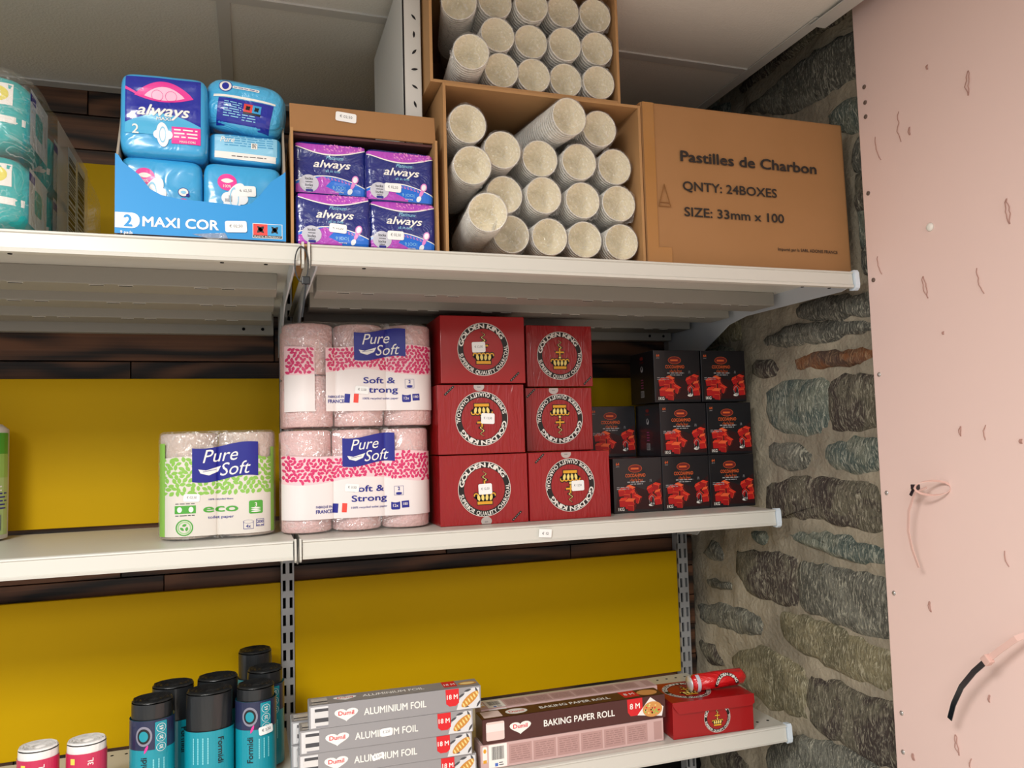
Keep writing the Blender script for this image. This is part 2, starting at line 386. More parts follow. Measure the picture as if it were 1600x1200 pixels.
def stone(P, mi, seed=0, proud=.013):
    P = [Vector((y, z)) for y, z in P]
    c = sum(P, Vector((0, 0)))/len(P); Q = []
    P = [p + (p-c).normalized()*.015 for p in P]; P = [Vector((max(p.x, -.682), p.y)) for p in P]
    for i, p in enumerate(P):
        q = P[(i+1) % len(P)]; n = max(1, int((q-p).length/.022))
        for k in range(n):
            t = p.lerp(q, k/n); Q.append(t)
    Q = [(Q[i-1] + Q[i]*3 + Q[(i+1) % len(Q)])/5 for i in range(len(Q))]
    Q = [q + Vector((noise.noise(Vector((q.x*45, q.y*45, seed))), noise.noise(Vector((q.x*45, q.y*45, seed+9)))))*.009 for q in Q]
    area2 = sum(Q[i-1].x*Q[i].y - Q[i].x*Q[i-1].y for i in range(len(Q)))
    if area2 > 0: Q.reverse()
    bm = nb(); N_ = len(Q); rings = []
    dims = (max(q.x for q in Q)-min(q.x for q in Q), max(q.y for q in Q)-min(q.y for q in Q)); m = min(dims)/2
    steps = [(0, -.002), (min(.15, .005/m), .22), (min(.3, .011/m), .55), (min(.45, .020/m), .85), (.6, 1), (.78, 1.05), (.92, 1.0)]
    for s, hgt in steps:
        r = []
        for q in Q:
            p = q.lerp(c, s); b = noise.noise(Vector((p.x*18, p.y*28, seed*3.1)))*.006 + noise.noise(Vector((p.x*70, p.y*70, seed)))*.0025
            x = 1.056 - (proud*hgt if s else -.008) - (b if s > 0 else 0); r.append(bm.verts.new((x, p.x, p.y)))
        rings.append(r)
    for a, b in zip(rings, rings[1:]):
        for i in range(N_): bm.faces.new((a[i], b[i], b[(i+1) % N_], a[(i+1) % N_])).smooth = True
    bm.faces.new(rings[-1]).smooth = True
    bmesh.ops.recalc_face_normals(bm, faces=bm.faces)
    if sum(f.normal.x*f.calc_area() for f in bm.faces) > 0: bmesh.ops.reverse_faces(bm, faces=bm.faces)
    o = obj('stone', bm, SM[mi], wr)
    return (min(q.x for q in Q), max(q.x for q in Q), min(q.y for q in Q), max(q.y for q in Q))
STONES = [([(-0.293, 1.771), (-0.392, 1.795), (-0.547, 1.784), (-0.656, 1.768), (-0.675, 1.748), (-0.513, 1.747), (-0.307, 1.755)], 0), ([(-0.414, 1.721), (-0.512, 1.724), (-0.67, 1.713), (-0.672, 1.694), (-0.596, 1.688), (-0.415, 1.693)], 4), ([(-0.269, 1.725), (-0.327, 1.719), (-0.373, 1.701), (-0.339, 1.688), (-0.27, 1.692)], 1), ([(-0.381, 1.662), (-0.463, 1.665), (-0.522, 1.66), (-0.517, 1.56), (-0.428, 1.56), (-0.373, 1.565), (-0.323, 1.58), (-0.314, 1.655)], 2), ([(-0.531, 1.66), (-0.594, 1.66), (-0.675, 1.655), (-0.675, 1.575), (-0.587, 1.565), (-0.523, 1.561)], 1), ([(-0.312, 1.534), (-0.412, 1.529), (-0.457, 1.512), (-0.448, 1.486), (-0.366, 1.482), (-0.317, 1.497)], 0), ([(-0.486, 1.525), (-0.584, 1.537), (-0.675, 1.542), (-0.675, 1.483), (-0.58, 1.481), (-0.511, 1.49)], 2), ([(-0.297, 1.44), (-0.406, 1.459), (-0.52, 1.455), (-0.675, 1.453), (-0.672, 1.372), (-0.596, 1.362), (-0.507, 1.375), (-0.478, 1.386), (-0.357, 1.369), (-0.291, 1.361)], 1), ([(-0.422, 1.83), (-0.526, 1.834), (-0.67, 1.818), (-0.67, 1.777), (-0.547, 1.793), (-0.447, 1.8)], 0), ([(-0.345, 1.333), (-0.405, 1.344), (-0.523, 1.339), (-0.628, 1.339), (-0.675, 1.331), (-0.675, 1.309), (-0.563, 1.3), (-0.47, 1.311), (-0.374, 1.322)], 2), ([(-0.176, 1.27), (-0.326, 1.284), (-0.393, 1.281), (-0.385, 1.181), (-0.294, 1.178), (-0.204, 1.182), (-0.163, 1.216)], 1), ([(-0.4, 1.28), (-0.468, 1.278), (-0.59, 1.277), (-0.675, 1.28), (-0.675, 1.175), (-0.592, 1.163), (-0.485, 1.174), (-0.392, 1.179)], 0), ([(-0.315, 1.149), (-0.404, 1.162), (-0.521, 1.152), (-0.623, 1.147), (-0.675, 1.148), (-0.675, 1.082), (-0.601, 1.07), (-0.49, 1.081), (-0.384, 1.085), (-0.334, 1.101)], 3), ([(0.03, 1.109), (-0.1, 1.127), (-0.226, 1.136), (-0.273, 1.112), (-0.247, 1.086), (-0.142, 1.078), (0.03, 1.066)], 0), ([(-0.128, 1.008), (-0.253, 1.058), (-0.381, 1.048), (-0.409, 1.046), (-0.401, 0.944), (-0.259, 0.934), (-0.159, 0.955)], 3), ([(-0.415, 1.044), (-0.512, 1.04), (-0.57, 1.037), (-0.675, 1.056), (-0.675, 0.945), (-0.595, 0.925), (-0.503, 0.933), (-0.407, 0.942)], 1), ([(-0.251, 0.831), (-0.369, 0.895), (-0.502, 0.916), (-0.615, 0.913), (-0.675, 0.91), (-0.67, 0.829), (-0.28, 0.705)], 0), ([(-0.015, 1.183), (-0.143, 1.192), (-0.132, 1.17), (-0.034, 1.164)], 0), ([(-0.233, 1.327), (-0.298, 1.324), (-0.281, 1.302), (-0.24, 1.307)], 2), ([(0.03, 1.014), (-0.041, 1.008), (-0.097, 0.979), (-0.018, 0.97)], 1), ([(-0.064, 1.283), (-0.11, 1.256), (-0.099, 1.233), (-0.01, 1.243)], 0), ([(-0.274, 2.335), (-0.407, 2.345), (-0.498, 2.347), (-0.581, 2.35), (-0.675, 2.34), (-0.677, 2.252), (-0.60, 2.251), (-0.525, 2.258), (-0.464, 2.263), (-0.355, 2.30)], 0), ([(-0.25, 2.40), (-0.501, 2.42), (-0.66, 2.40), (-0.66, 2.381), (-0.509, 2.385), (-0.26, 2.375)], 1), ([(-0.569, 2.208), (-0.593, 2.215), (-0.67, 2.207), (-0.672, 2.14), (-0.622, 2.154), (-0.577, 2.18)], 2), ([(-0.628, 2.128), (-0.667, 2.132), (-0.671, 2.062), (-0.628, 2.068)], 0), ([(-0.631, 2.058), (-0.671, 2.047), (-0.671, 1.981), (-0.632, 1.986)], 1), ([(-0.635, 1.979), (-0.672, 1.975), (-0.67, 1.913), (-0.637, 1.915)], 2), ([(-0.636, 1.909), (-0.671, 1.903), (-0.669, 1.858), (-0.64, 1.863)], 0)]
BB = []
for k, (P, mi) in enumerate(STONES):
    big = mi in (0,) and False
    BB.append(stone(P, mi, k))
z = .55
while z < 2.45:
    hh = R.uniform(.05, .085); y = .02 - R.uniform(0, .05)
    while y > -.62:
        ww = R.uniform(.12, .24); y1 = max(y - ww, -.675)
        b = (y1+.008, y-.008, z+.008, z+hh-.008)
        if not any(b[0] < q[1]+.004 and b[1] > q[0]-.004 and b[2] < q[3]+.004 and b[3] > q[2]-.004 for q in BB) and y-y1 > .05:
            stone([(b[0], b[2]), (b[0]-.005, (b[2]+b[3])/2), (b[0]+.01, b[3]), ((b[0]+b[1])/2, b[3]+.004), (b[1]-.01, b[3]), (b[1]+.004, (b[2]+b[3])/2), (b[1]-.006, b[2])], R.choice((0, 1, 2, 3)), int(z*100)+int(y*50))
        y = y1
    z += hh

# pink board
pk = thing('wall_front_right', '', ''); [pk.pop(k) for k in ('label', 'category') if k in pk]; pk['kind'] = 'structure'
M_pink = mat('pink_paint', 'f0d2c9', .45, .35, bump=(3, .03, 2, 0)); M_pinkd = mat('torn_pink_paper', 'b98f84', .8); M_scr = mat('screw_steel', 'c9c6c2', .3, .5, .8)
bm = nb(); box(bm, 1.02, 1.034, -2.6, -.683, 0, 2.40, .0012); obj('board', bm, M_pink, pk)
bm = nb(); box(bm, 1.034, 1.2, -4.2, -.757, 0, 2.5); obj('backing', bm, mat('pale_plaster', 'b5a398', .8), pk)
for i, (y, z) in enumerate([(-.703, 2.202), (-.703, 2.172), (-.702, 2.145), (-.697, 2.0), (-.697, 1.836), (-.697, 1.66), (-.698, 1.444), (-.701, 1.265), (-.702, 1.055), (-.70, .987)]):
    bm = nb(); lathe(bm, [(.0042, 0), (.004, .0016), (.002, .0024)], 14); box(bm, -.003, .003, -.0005, .0005, .0022, .0027)
    obj('screw', bm, M_scr if i > 4 else mat('rusted_screw', '6d5a50', .6), pk, (1.0202, y, z), (0, -PI/2, 0), True)
TORN = [(-.847, 2.173, .010), (-.922, 2.111, .05), (-.781, 2.095, .07), (-.801, 2.079, .018), (-.728, 2.075, .06), (-.83, 1.9, .012), (-.715, 1.86, .045), (-.813, 1.80, .05), (-.92, 1.79, .055), (-.975, 1.886, .05), (-.844, 1.717, .006), (-.864, 1.553, .02), (-.91, 1.55, .03), (-.969, 1.536, .008), (-.932, 1.357, .03), (-.78, 1.256, .022), (-.885, 1.134, .014), (-.817, 1.04, .04), (-.842, 1.02, .02), (-.723, .987, .014)]
for i, (y, z, ln) in enumerate(TORN):
    a = R.uniform(-.25, .25); bm = nb(); n = 8
    for sgn in ((-1, 1) if i % 2 else (1,)):
        pts = [Vector((-.0008 - .0022*math.sin(PI*t/n), sgn*(.0006 + .05*ln*math.sin(PI*t/n)) + .08*ln*noise.noise(Vector((i, t*.5, sgn))), -ln*.4 + ln*.8*t/n)) for t in range(n+1)]
        strip(bm, pts, .0011 if ln > .015 else .0026, .0008, Vector((0, 1, 0)))
    obj('torn_mark', bm, M_pinkd, pk, (1.0202, y, z), (a, 0, 0), )
bm = nb(); lathe(bm, [(.008, 0), (.006, .003), (.003, .004)], 12); obj('plaster_plug', bm, mat('bare_plaster', 'efe9df', .8), pk, (1.0202, -.83, 1.9), (0, -PI/2, 0))

# ---------------------------------------------------------------- shelving
YT, ZT, YM, ZM, ZB = -.672, 1.8563, -.406, 1.394, .9425
def lip_prof(y, z, h):
    return [(y+.012, z-.0005), (y+.001, z), (y-.003, z-.0015), (y-.0035, z-.004), (y-.001, z-.0055), (y-.003, z-h+.006), (y-.005, z-h+.004), (y-.004, z-h), (y+.004, z-h-.001), (y+.012, z-h+.002)]
def slot_decals(bm, x0, x1, pitch, y, z, w=.022, d=.0025, pair=.042):
    x = x0
    while x < x1:
        for q in (0, pair):
            # pressed slot: raised bright rim around a black bar painted for the shaded opening, hanging from the rib's underside
            box(bm, x+q, x+q+w, y-.0006, y+d+.0006, z-.0012, z-.0002, 0, 0); box(bm, x+q+.0012, x+q+w-.0012, y, y+d, z-.0016, z-.0010, 0, 1)
        x += pitch
def make_shelf(parent, x0, x1, y, z, top, right_end, h=.034, holes=False, name='shelf'):
    bm = nb(); box(bm, x0, x1, y+.010, -.004, z-.004, z-.0004)
    s = obj(name, bm, M_cream, parent)
    bm = nb(); extr(bm, lip_prof(y, z, h), x0+.002, x1-.002); obj('front_rail', bm, M_cream, s)
    # end cap of the rail, rounded towards the bottom
    for xe, sg in ((x0, -1), (x1, 1)):
        bm = nb(); pr = [(y+.010, z+.001), (y-.004, z+.002), (y-.007, z-.003), (y-.0085, z-h+.006), (y-.007, z-h-.001), (y-.002, z-h-.005), (y+.010, z-h-.004)]
        wd = .009 if (right_end and sg > 0) else .0035
        extr(bm, pr, xe - (0 if sg > 0 else wd), xe + (wd if sg > 0 else 0)); obj('end_cap', bm, M_cap if right_end and sg > 0 else M_cream, s)
    bm = nb(); ribs = [(-.475, 1.824), (-.31, 1.824), (-.14, 1.822)] if top else [(-.27, z-.03), (-.12, z-.03)]
    for ry, rz in ribs:
        b2 = nb(); box(b2, x0+.025, x1-.028, ry, ry+.075 if top else ry+.05, rz, z-.004, .0015)
        r = obj('rib', b2, M_under, s)
        b3 = nb(); slot_decals(b3, x0+.06, x1-.12, .155, ry+.004, rz); obj('slots', b3, [M_cream, M_dark], s)['kind'] = 'stuff'
    bm.free()
    if top:
        bm = nb(); box(bm, x0+.02, x1-.022, -.036, -.012, 1.806, z-.004, .001)
        obj('rear_beam', bm, M_under, s)
        bm = nb()
        for xx in (x1-.085, x1-.045, x0+.05, x0+.09):
            b2 = bmesh.ops.create_cone(bm, cap_ends=True, segments=12, radius1=.0035, radius2=.0035, depth=.001)
            bmesh.ops.rotate(bm, verts=b2['verts'], matrix=Matrix.Rotation(PI/2, 3, 'X')); bmesh.ops.translate(bm, verts=b2['verts'], vec=(xx, -.0366, 1.818))
        obj('screw_holes', bm, M_dark, s)['kind'] = 'stuff'  # black discs painted for the shade inside the screw holes
        bm = nb()
        for xx in (x0+.62 if x0 < -.5 else x0+.08, x1-.11, x1-.05):
            b2 = bmesh.ops.create_cone(bm, cap_ends=True, segments=10, radius1=.003, radius2=.003, depth=.001); bmesh.ops.translate(bm, verts=b2['verts'], vec=(xx, y+.006, z-h-.0012))
        obj('rail_holes', bm, M_dark, s)['kind'] = 'stuff'  # black discs in place of the rail holes' inner shade
    # brackets at both ends
    for xe, sg in ((x0, 1), (x1, -1)):
        if xe < -.9: continue
        hf, hb = (.032, .098) if top else (.028, .09)
        xx = xe + sg*.010
        pr = [(y+.006, z-.003), (y+.006, z-hf), (y+.02, z-hf-.003), (y*.52, z-hf-.002), (y*.42, z-hf-.012), (y*.25, z-hb+.004), (-.03, z-hb), (-.002, z-hb), (-.002, z-.003)]
        bm = nb(); extr(bm, pr, xx-.0012, xx+.0012); obj('bracket', bm, mat('bracket_steel', 'c6cbd0', .4), s)
    if holes:
        bm = nb(); n = 0
        for row_y in (y+.035, -.03):
            x = x0+.025
            while x < x1-.02:
                b2 = bmesh.ops.create_cone(bm, cap_ends=True, segments=10, radius1=.0032, radius2=.0032, depth=.0004); bmesh.ops.translate(bm, verts=b2['verts'], vec=(x, row_y, z-.0001)); x += .0262
        h_ = obj('perforations', bm, M_dark, s); h_['kind'] = 'stuff'  # flat black discs on the deck, painted as shaded holes
    return s
def upright(parent, x, z0, z1, wd=.028):
    bm = nb(); yb = -.002
    box(bm, x-wd/2, x-wd/2+.0035, yb, .026, z0, z1); box(bm, x+wd/2-.0035, x+wd/2, yb, .026, z0, z1); box(bm, x-.004, x+.004, yb, .004, z0, z1)
    z = z0 + .01; 
    while z < z1:
        for a, b in ((-wd/2, -.004), (.004, wd/2)): box(bm, x+a, x+b, yb+.0001, .0038, z, min(z+.0145, z1))
        z += .038
    u = obj('upright', bm, M_post, parent)
    bm = nb(); box(bm, x-wd/2+.004, x+wd/2-.004, .012, .025, z0, z1); obj('upright_channel', bm, M_dark, parent)  # black filler standing in for the shade behind the post's slots
ubL = thing('shelving_unit', 'cream metal shelving bay on the left with yellow back panels', 'shelving', (0, 0, 0))
ubR = thing('shelving_unit', 'cream metal shelving bay on the right, ending beside the stone wall', 'shelving', (0, 0, 0))
for ub, xa, xb, re in ((ubL, -1.0, -.0055, False), (ubR, .0065, .995, True)):
    make_shelf(ub, xa, xb, YT, ZT, True, re, h=.031)
    make_shelf(ub, xa, xb, YM, ZM, False, re, h=.034)
    make_shelf(ub, xa, xb, YM, ZB, False, re, h=.034, holes=True)
    for z0, z1 in ((ZT+.004, 2.178), (1.402, 1.712), (ZB+.003, 1.2554)):
        bm = nb(); box(bm, -.985 if not re else .0145, -.0145 if not re else .985, .004, .016, z0, z1, .0015); obj('back_panel', bm, M_yel, ub)
upright(ubR, 0, .3, 2.02); upright(ubR, 1.0, .3, 1.93); upright(ubL, -1.0, .3, 2.02)
# cable tie hanging at the seam of the top shelves
tie = thing('cable_tie', 'black looped cable tie hanging at the seam of the top shelf rails', 'cable tie', (0, YT, ZT-.055))
bm = nb(); pts = []
for i in range(25):
    a = 2*PI*i/24; pts.append(Vector((.0095*math.cos(a) - .006, -.0095, .026*math.sin(a) + .022)))
strip(bm, pts, .0022, .0018, Vector((0, 1, 0))); obj('loop', bm, mat('black_nylon', '1b1c1e', .35), tie)
bm = nb(); box(bm, -.006, .006, -.013, -.007, -.008, .004, .0015); obj('locking_head', bm, mat('black_nylon', '1b1c1e'), tie)
bm = nb(); strip(bm, [Vector((0, -.0095, -.006)), Vector((-.002, -.008, -.025)), Vector((-.006, -.004, -.055))], .003, .0016, Vector((1, 0, 0))); obj('tail', bm, mat('black_nylon', '1b1c1e'), tie)

# ---------------------------------------------------------------- soft packs (puffy film packs)
def soft(w_, d_, h_, n=6, amp=.0015, k=28, seed=0, cuts=16):
    """returns mesh centred on z and a front surface function"""
    def disp(x, z): return amp*(noise.noise(Vector((x*k*1.0, z*k*2.2, seed))) + .3*noise.noise(Vector((x*k*2, z*k*3.5, seed+5))))
    bm = nb(); bmesh.ops.create_cube(bm, size=2); bmesh.ops.subdivide_edges(bm, edges=bm.edges[:], cuts=cuts, use_grid_fill=True)
    for v in bm.verts:
        a, b, c = v.co; s = (abs(a)**n + abs(b)**n + abs(c)**n)**(-1/n); x, y, z = a*s*w_/2, b*s, c*s*h_/2
        v.co = Vector((x, y*d_/2 - disp(x, z)*abs(y), z + (amp*.8*noise.noise(Vector((x*k, y*2, seed+3))) if abs(c) > .9 else 0)))
    for f in bm.faces: f.smooth = True
    def F(u, q, dd):
        t = 1 - min(.999, abs(2*u/w_)**n + abs(2*q/h_)**n); B = max(t, 0)**(1/n)
        return Vector((u, -B*d_/2 - disp(u, q)*B - dd, q))
    return bm, F
M_always = mat('sky_blue_film', '3aa5dc', .3, .5, coat=.4, bump=(24, .3, 2, 1.2)); M_royal = mat('royal_blue_film', '1d2aa0', .25, .5, coat=.4, bump=(24, .3, 2, 1.2))
M_mag = mat('magenta_print', 'e8359a', .35, coat=.3); M_lblue = mat('light_blue_print', '8fd0ef', .35, coat=.3); M_pads = mat('pad_white_print', 'eef2f6', .4, coat=.3)
def pad(a, x, y, s, rot=.3):
    a.oval(x, y, .008*s, .017*s, M_pads, 3, rot=-rot); a.oval(x-.006*s, y, .006*s, .006*s, M_pads, 3); a.oval(x+.007*s, y, .006*s, .006*s, M_pads, 3)
    a.ring(x, y, .0035*s, .0043*s, M_lblue, 4, 20, ey=2.6)
def icons(a, x, y, s=1):
    for i, m in enumerate((M_white, M_mag, M_white)):
        a.oval(x, y - i*.016*s, .0075*s, .0068*s, M_navy if i != 1 else M_mag, 2); a.oval(x, y - i*.016*s, .0065*s, .0058*s, M_white if i != 1 else mat('coral_print', 'ee5a78', .4), 3)
        a.oval(x, y - i*.016*s, .0036*s, .0024*s, M_lblue, 4); a.oval(x + .006*s, y - .004*s - i*.016*s, .0025*s, .0025*s, M_navy, 4)
CUT = (.005, .005)
G1 = 'sky-blue pad packs in the cut-out blue tray'
# lower front packs in the tray
for nm, cx, lab in (('l', -.199, 'sky-blue pad pack at bottom left in the blue tray, without a price sticker'), ('r', -.087, 'sky-blue pad pack with price sticker, bottom right in the blue tray')):
    t = thing('pad_pack', lab, 'pad pack', (cx, -.585, ZT+.066), 0, G1)
    bm, F = soft(.112, .100, .121, 9, .0025, 22, 3 if nm == 'l' else 8); obj('pouch', bm, M_always, t)
    a = Art(); a.oval(-.022, .030, .0135, .0125, M_mag, 1); a.leaf(-.022, .032, .018, .007, 0, M_white, 2); a.text('100%', -.022, .024, .004, M_white, 2); pad(a, -.012, .006, 1.5, .45); icons(a, .030, .010)
    a.lines(-.05, -.02, .02, 3, .004, M_lblue, 1)
    a.build('printed_front', t, F, CUT, step=.0003)
    if nm == 'r': sticker(t, .004, 0, .018, .05, '€ 02,50', F)
# upright pack
t = thing('pad_pack', 'upright blue maxi pad pack with magenta lips, standing on the left pack in the tray', 'pad pack', (-.194, -.60, 2.042), rot=(-.03, 0, -.03), group=G1)
bm, F = soft(.118, .085, .124, 9, .0016, 22, 11); obj('pouch', bm, M_always, t)
a = Art(); a.poly([(-.047, .055), (.046, .055), (.046, -.006)] + [(.046 - .093*i/14, -.006 + .014*math.sin(PI*i/14)) for i in range(1, 14)] + [(-.047, -.006)], M_royal, 0)
def wavelips(y0, top, bot, x0, x1):
    P = [(x0 + (x1-x0)*i/16, y0 + top*math.sin(PI*i/16)**.8) for i in range(17)]; return P + [(x1 - (x1-x0)*i/16, y0 - bot*math.sin(PI*i/16)) for i in range(1, 16)]
a.poly(wavelips(.030, .020, .007, -.036, .037), M_mag, 1); a.poly(wavelips(.030, .013, .005, -.024, .026), mat('pale_pink_print', 'f7c3dd', .4), 2)
for xx in (-.008, .009): a.ring(xx, .031, .0068, .0073, M_mag, 3, 16)
a.poly([(-.047, .041), (-.030, .032), (-.030, .029), (-.047, .037)], M_mag, 1)
a.text('always', 0, .012, .0145, M_white, 3, w=.064, bold=.018, shear=.3); a.text('MAXI', 0, .0012, .0045, M_white, 5, w=.017)
a.poly([(-.047, -.006)] + [(-.047 + .093*i/14, -.006 + .014*math.sin(PI*i/14)) for i in range(1, 14)] + [(.046, -.006), (.046, -.02), (-.047, -.02)], mat('aqua_print', '4fb3e0', .3, coat=.3), 1)
a.text('2', -.034, -.014, .013, M_white, 3); pad(a, -.001, -.0195, .95, -.1); a.rect(.010, -.030, .046, -.008, M_mag, 2); a.lines(.013, -.012, .042, 3, .0045, M_white, 3); a.text('MAXI CORE', .030, -.027, .0028, M_white, 3)
a.build('printed_front', t, lambda u, q, d: F(u*1.09, q*1.15-.008, d), CUT, step=.0003)
# light pack behind on the right with white band
t = thing('pad_pack', 'pale blue pad pack with white band and small code, second tier right in the tray', 'pad pack', (-.083, -.575, 2.0105), 0, G1)
bm, F = soft(.106, .095, .046, 8, .002, 26, 21); obj('pouch', bm, M_always, t)
a = Art(); a.rect(-.044, -.010, .046, .019, M_lblue, 0); a.rect(-.044, -.018, .044, -.008, M_white, 1, -.03); a.lines(-.03, .018, .04, 5, .0036, mat('faint_blue', '4a9fd0', .4), 1)
a.text('Pure', -.026, .012, .008, M_white, 2, shear=.3); a.rect(.008, .0, .017, .009, M_white, 2); a.lines(.0095, .0075, .0155, 4, .0018, M_black, 3, .5); a.lines(-.02, -.013, .03, 1, .003, M_ink, 2)
a.build('printed_front', t, F, CUT, step=.0003)
# tilted top pack
t = thing('pad_pack', 'rounded blue pad pack lying tilted on top of the tray, with recycling mark', 'pad pack', (-.083, -.588, 2.076), rot=(0, .13, -.05), group=G1)
bm, F = soft(.120, .095, .082, 3.6, .003, 20, 31); obj('pouch', bm, mat('sky_blue_film2', '49b2e4', .28, .5, coat=.5, bump=(30, .6, 3, 1.8)), t)
a = Art(); a.poly([(-.036, -.036), (.040, -.036), (.043, .006), (-.036, .002)], M_royal, 0); a.poly([(-.044, .003), (.045, .007), (.045, .010), (-.044, .007)], M_white, 1)
a.ring(-.029, .022, .0085, .0096, M_royal, 1, 24); a.oval(-.029, .022, .0085, .0085, M_white, 1); a.oval(-.029, .022, .005, .006, M_royal, 2); a.rrect(-.019, .020, .020, .0245, .002, M_white, 1); a.lines(-.017, .0222, .018, 1, .0026, M_royal, 2)
a.lines(-.027, -.003, -.002, 7, .0034, M_lblue, 2); a.lines(0, -.019, .02, 3, .0034, M_lblue, 2, seed=9)
a.rect(.001, -.014, .0135, -.001, mat('red_print', 'e0443f', .4), 2); a.rect(.0135, -.014, .026, -.001, mat('cyan_print', '3d9fd8', .4), 2); a.rect(.001, -.017, .026, -.014, M_black, 3)
for q in (.0072, .0197): a.leaf(q, -.0075, .009, .005, .8, M_black, 3); a.leaf(q, -.0075, .009, .004, 2.2, M_black, 3)
a.build('printed_front', t, F, CUT, step=.0003)
# tray with the torn-away front
t = thing('display_tray', 'blue cardboard display tray with cut-out front reading MAXI, holding pad packs', 'display box', (-.1415, -.655, ZT))
M_tray = mat('tray_blue_print', '2f93d6', .5, .3); bm = nb()
W = .115
front = [(-W, .006), (W, .006), (W, .112), (W-.004, .108), (.094, .095), (.078, .073), (.066, .060), (.05, .056), (.02, .058), (-.03, .060), (-.055, .064), (-.07, .072), (-.085, .092), (-.105, .108), (-W+.004, .118), (-W, .120)]
F3 = tessellate_polygon([[Vector((p[0], p[1], 0)) for p in front]])
A_ = [bm.verts.new((x, 0, z)) for x, z in front]; B_ = [bm.verts.new((x, .003, z)) for x, z in front]
for f in F3: bm.faces.new([A_[i] for i in f]); bm.faces.new([B_[i] for i in f][::-1]).material_index = 1
for i in range(len(front)): bm.faces.new((A_[i-1], A_[i], B_[i], B_[i-1])).material_index = 1
bmesh.ops.recalc_face_normals(bm, faces=bm.faces)
obj('front_panel', bm, [M_tray, M_cardin], t)
bm = nb(); box(bm, -W+.003, W-.003, .003, .13, .0005, .0035); obj('bottom', bm, M_cardin, t)
for sx in (-1, 1):
    bm = nb(); pr = [(.0034, .005), (.13, .005), (.13, .20), (.05, .20), (.035, .17), (.0034, .114)]
    x0 = sx*W; extr(bm, pr, min(x0, x0-sx*.003), max(x0, x0-sx*.003)); obj('side_panel', bm, mat('grey_cardboard_edge', 'a39787', .8), t)
a = Art(); a.rrect(-.130, .014, -.083, .036, .010, M_white, 0); a.items[-1] = ([(max(x, -W+.0005), y) for x, y in a.items[-1][0]],) + a.items[-1][1:]
a.text('2', -.098, .025, .017, M_tray, 1, bold=.03); a.text('9 pads', -.100, .008, .0045, M_white, 1); a.text('MAXI COR', -.029, .025, .0145, M_white, 1, w=.100, bold=.028)
a.build('printed_front', t); a = Art(); a.rect(.068, .009, .110, .031, M_white, 0); a.rect(.0688, .0135, .0888, .0302, mat('red_print', 'e0443f'), 1); a.rect(.0888, .0135, .1092, .0302, mat('cyan_print', '3d9fd8'), 1); a.rect(.0688, .0098, .1092, .0135, M_black, 1); a.text('PLASTIC IN PRODUCT', .089, .0116, .0024, M_white, 2, w=.037)
for q in (.079, .099):
    a.leaf(q, .022, .014, .006, .8, M_black, 2); a.leaf(q, .022, .014, .005, 2.3, M_black, 2)
a.build('recycling_mark', t); sticker(t, .045, 0, .024, .05, '€ 02,50', w=.030, h=.017)
bm = nb(); b_ = [(-.015, .010), (.012, .003), (.034, .006), (.030, .014), (.005, .012)]
a = Art(); a.poly(b_, film_mat('sticky_tape', gloss=.3, haze=.25, scale=120), 3); a.build('tape_patch', t); bm.free()

# ---------------------------------------------------------------- open carton with four pad packs
t = thing('open_carton', 'brown open carton with price-stickered raised flap, holding four purple-topped packs', 'carton', (.094, -.655, ZT))
W, H, D = .113, .182, .22
bm = nb(); box(bm, -W, -W+.004, 0, D, 0, H); obj('side_panel', bm, M_card2, t); bm = nb(); box(bm, W-.004, W, 0, D, 0, H); obj('side_panel', bm, M_card2, t)
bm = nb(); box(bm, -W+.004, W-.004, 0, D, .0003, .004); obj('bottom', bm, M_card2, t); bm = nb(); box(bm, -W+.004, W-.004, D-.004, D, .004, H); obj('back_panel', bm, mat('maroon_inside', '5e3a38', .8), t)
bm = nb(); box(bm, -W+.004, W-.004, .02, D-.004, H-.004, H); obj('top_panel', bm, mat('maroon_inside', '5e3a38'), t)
bm = nb(); box(bm, -.113, .114, -.0015, .0015, 0, .046, .0006); a = obj('raised_flap', bm, M_card, t, (0, .016, H+.0005), (-.15, 0, .0))
sticker(a, -.028, -.0015, .030, -.08, '€ 02,50', w=.032, h=.016)
G2 = 'blue and purple pad packs in the open brown carton'
M_pl = mat('deep_blue_pack_film', '1c2778', .25, .5, coat=.5, bump=(30, .35, 3, 1.5)); M_pur = mat('purple_pack_print', 'b548bd', .35, coat=.4, bump=(60, .3, 2, 1)); M_pink2 = mat('pink_pattern_print', 'e58bd0', .35, coat=.3)
M_br = mat('bright_blue_print', '1d6fd8', .3, coat=.3); M_sil = mat('silver_badge', 'c6c7d2', .4, coat=.3)
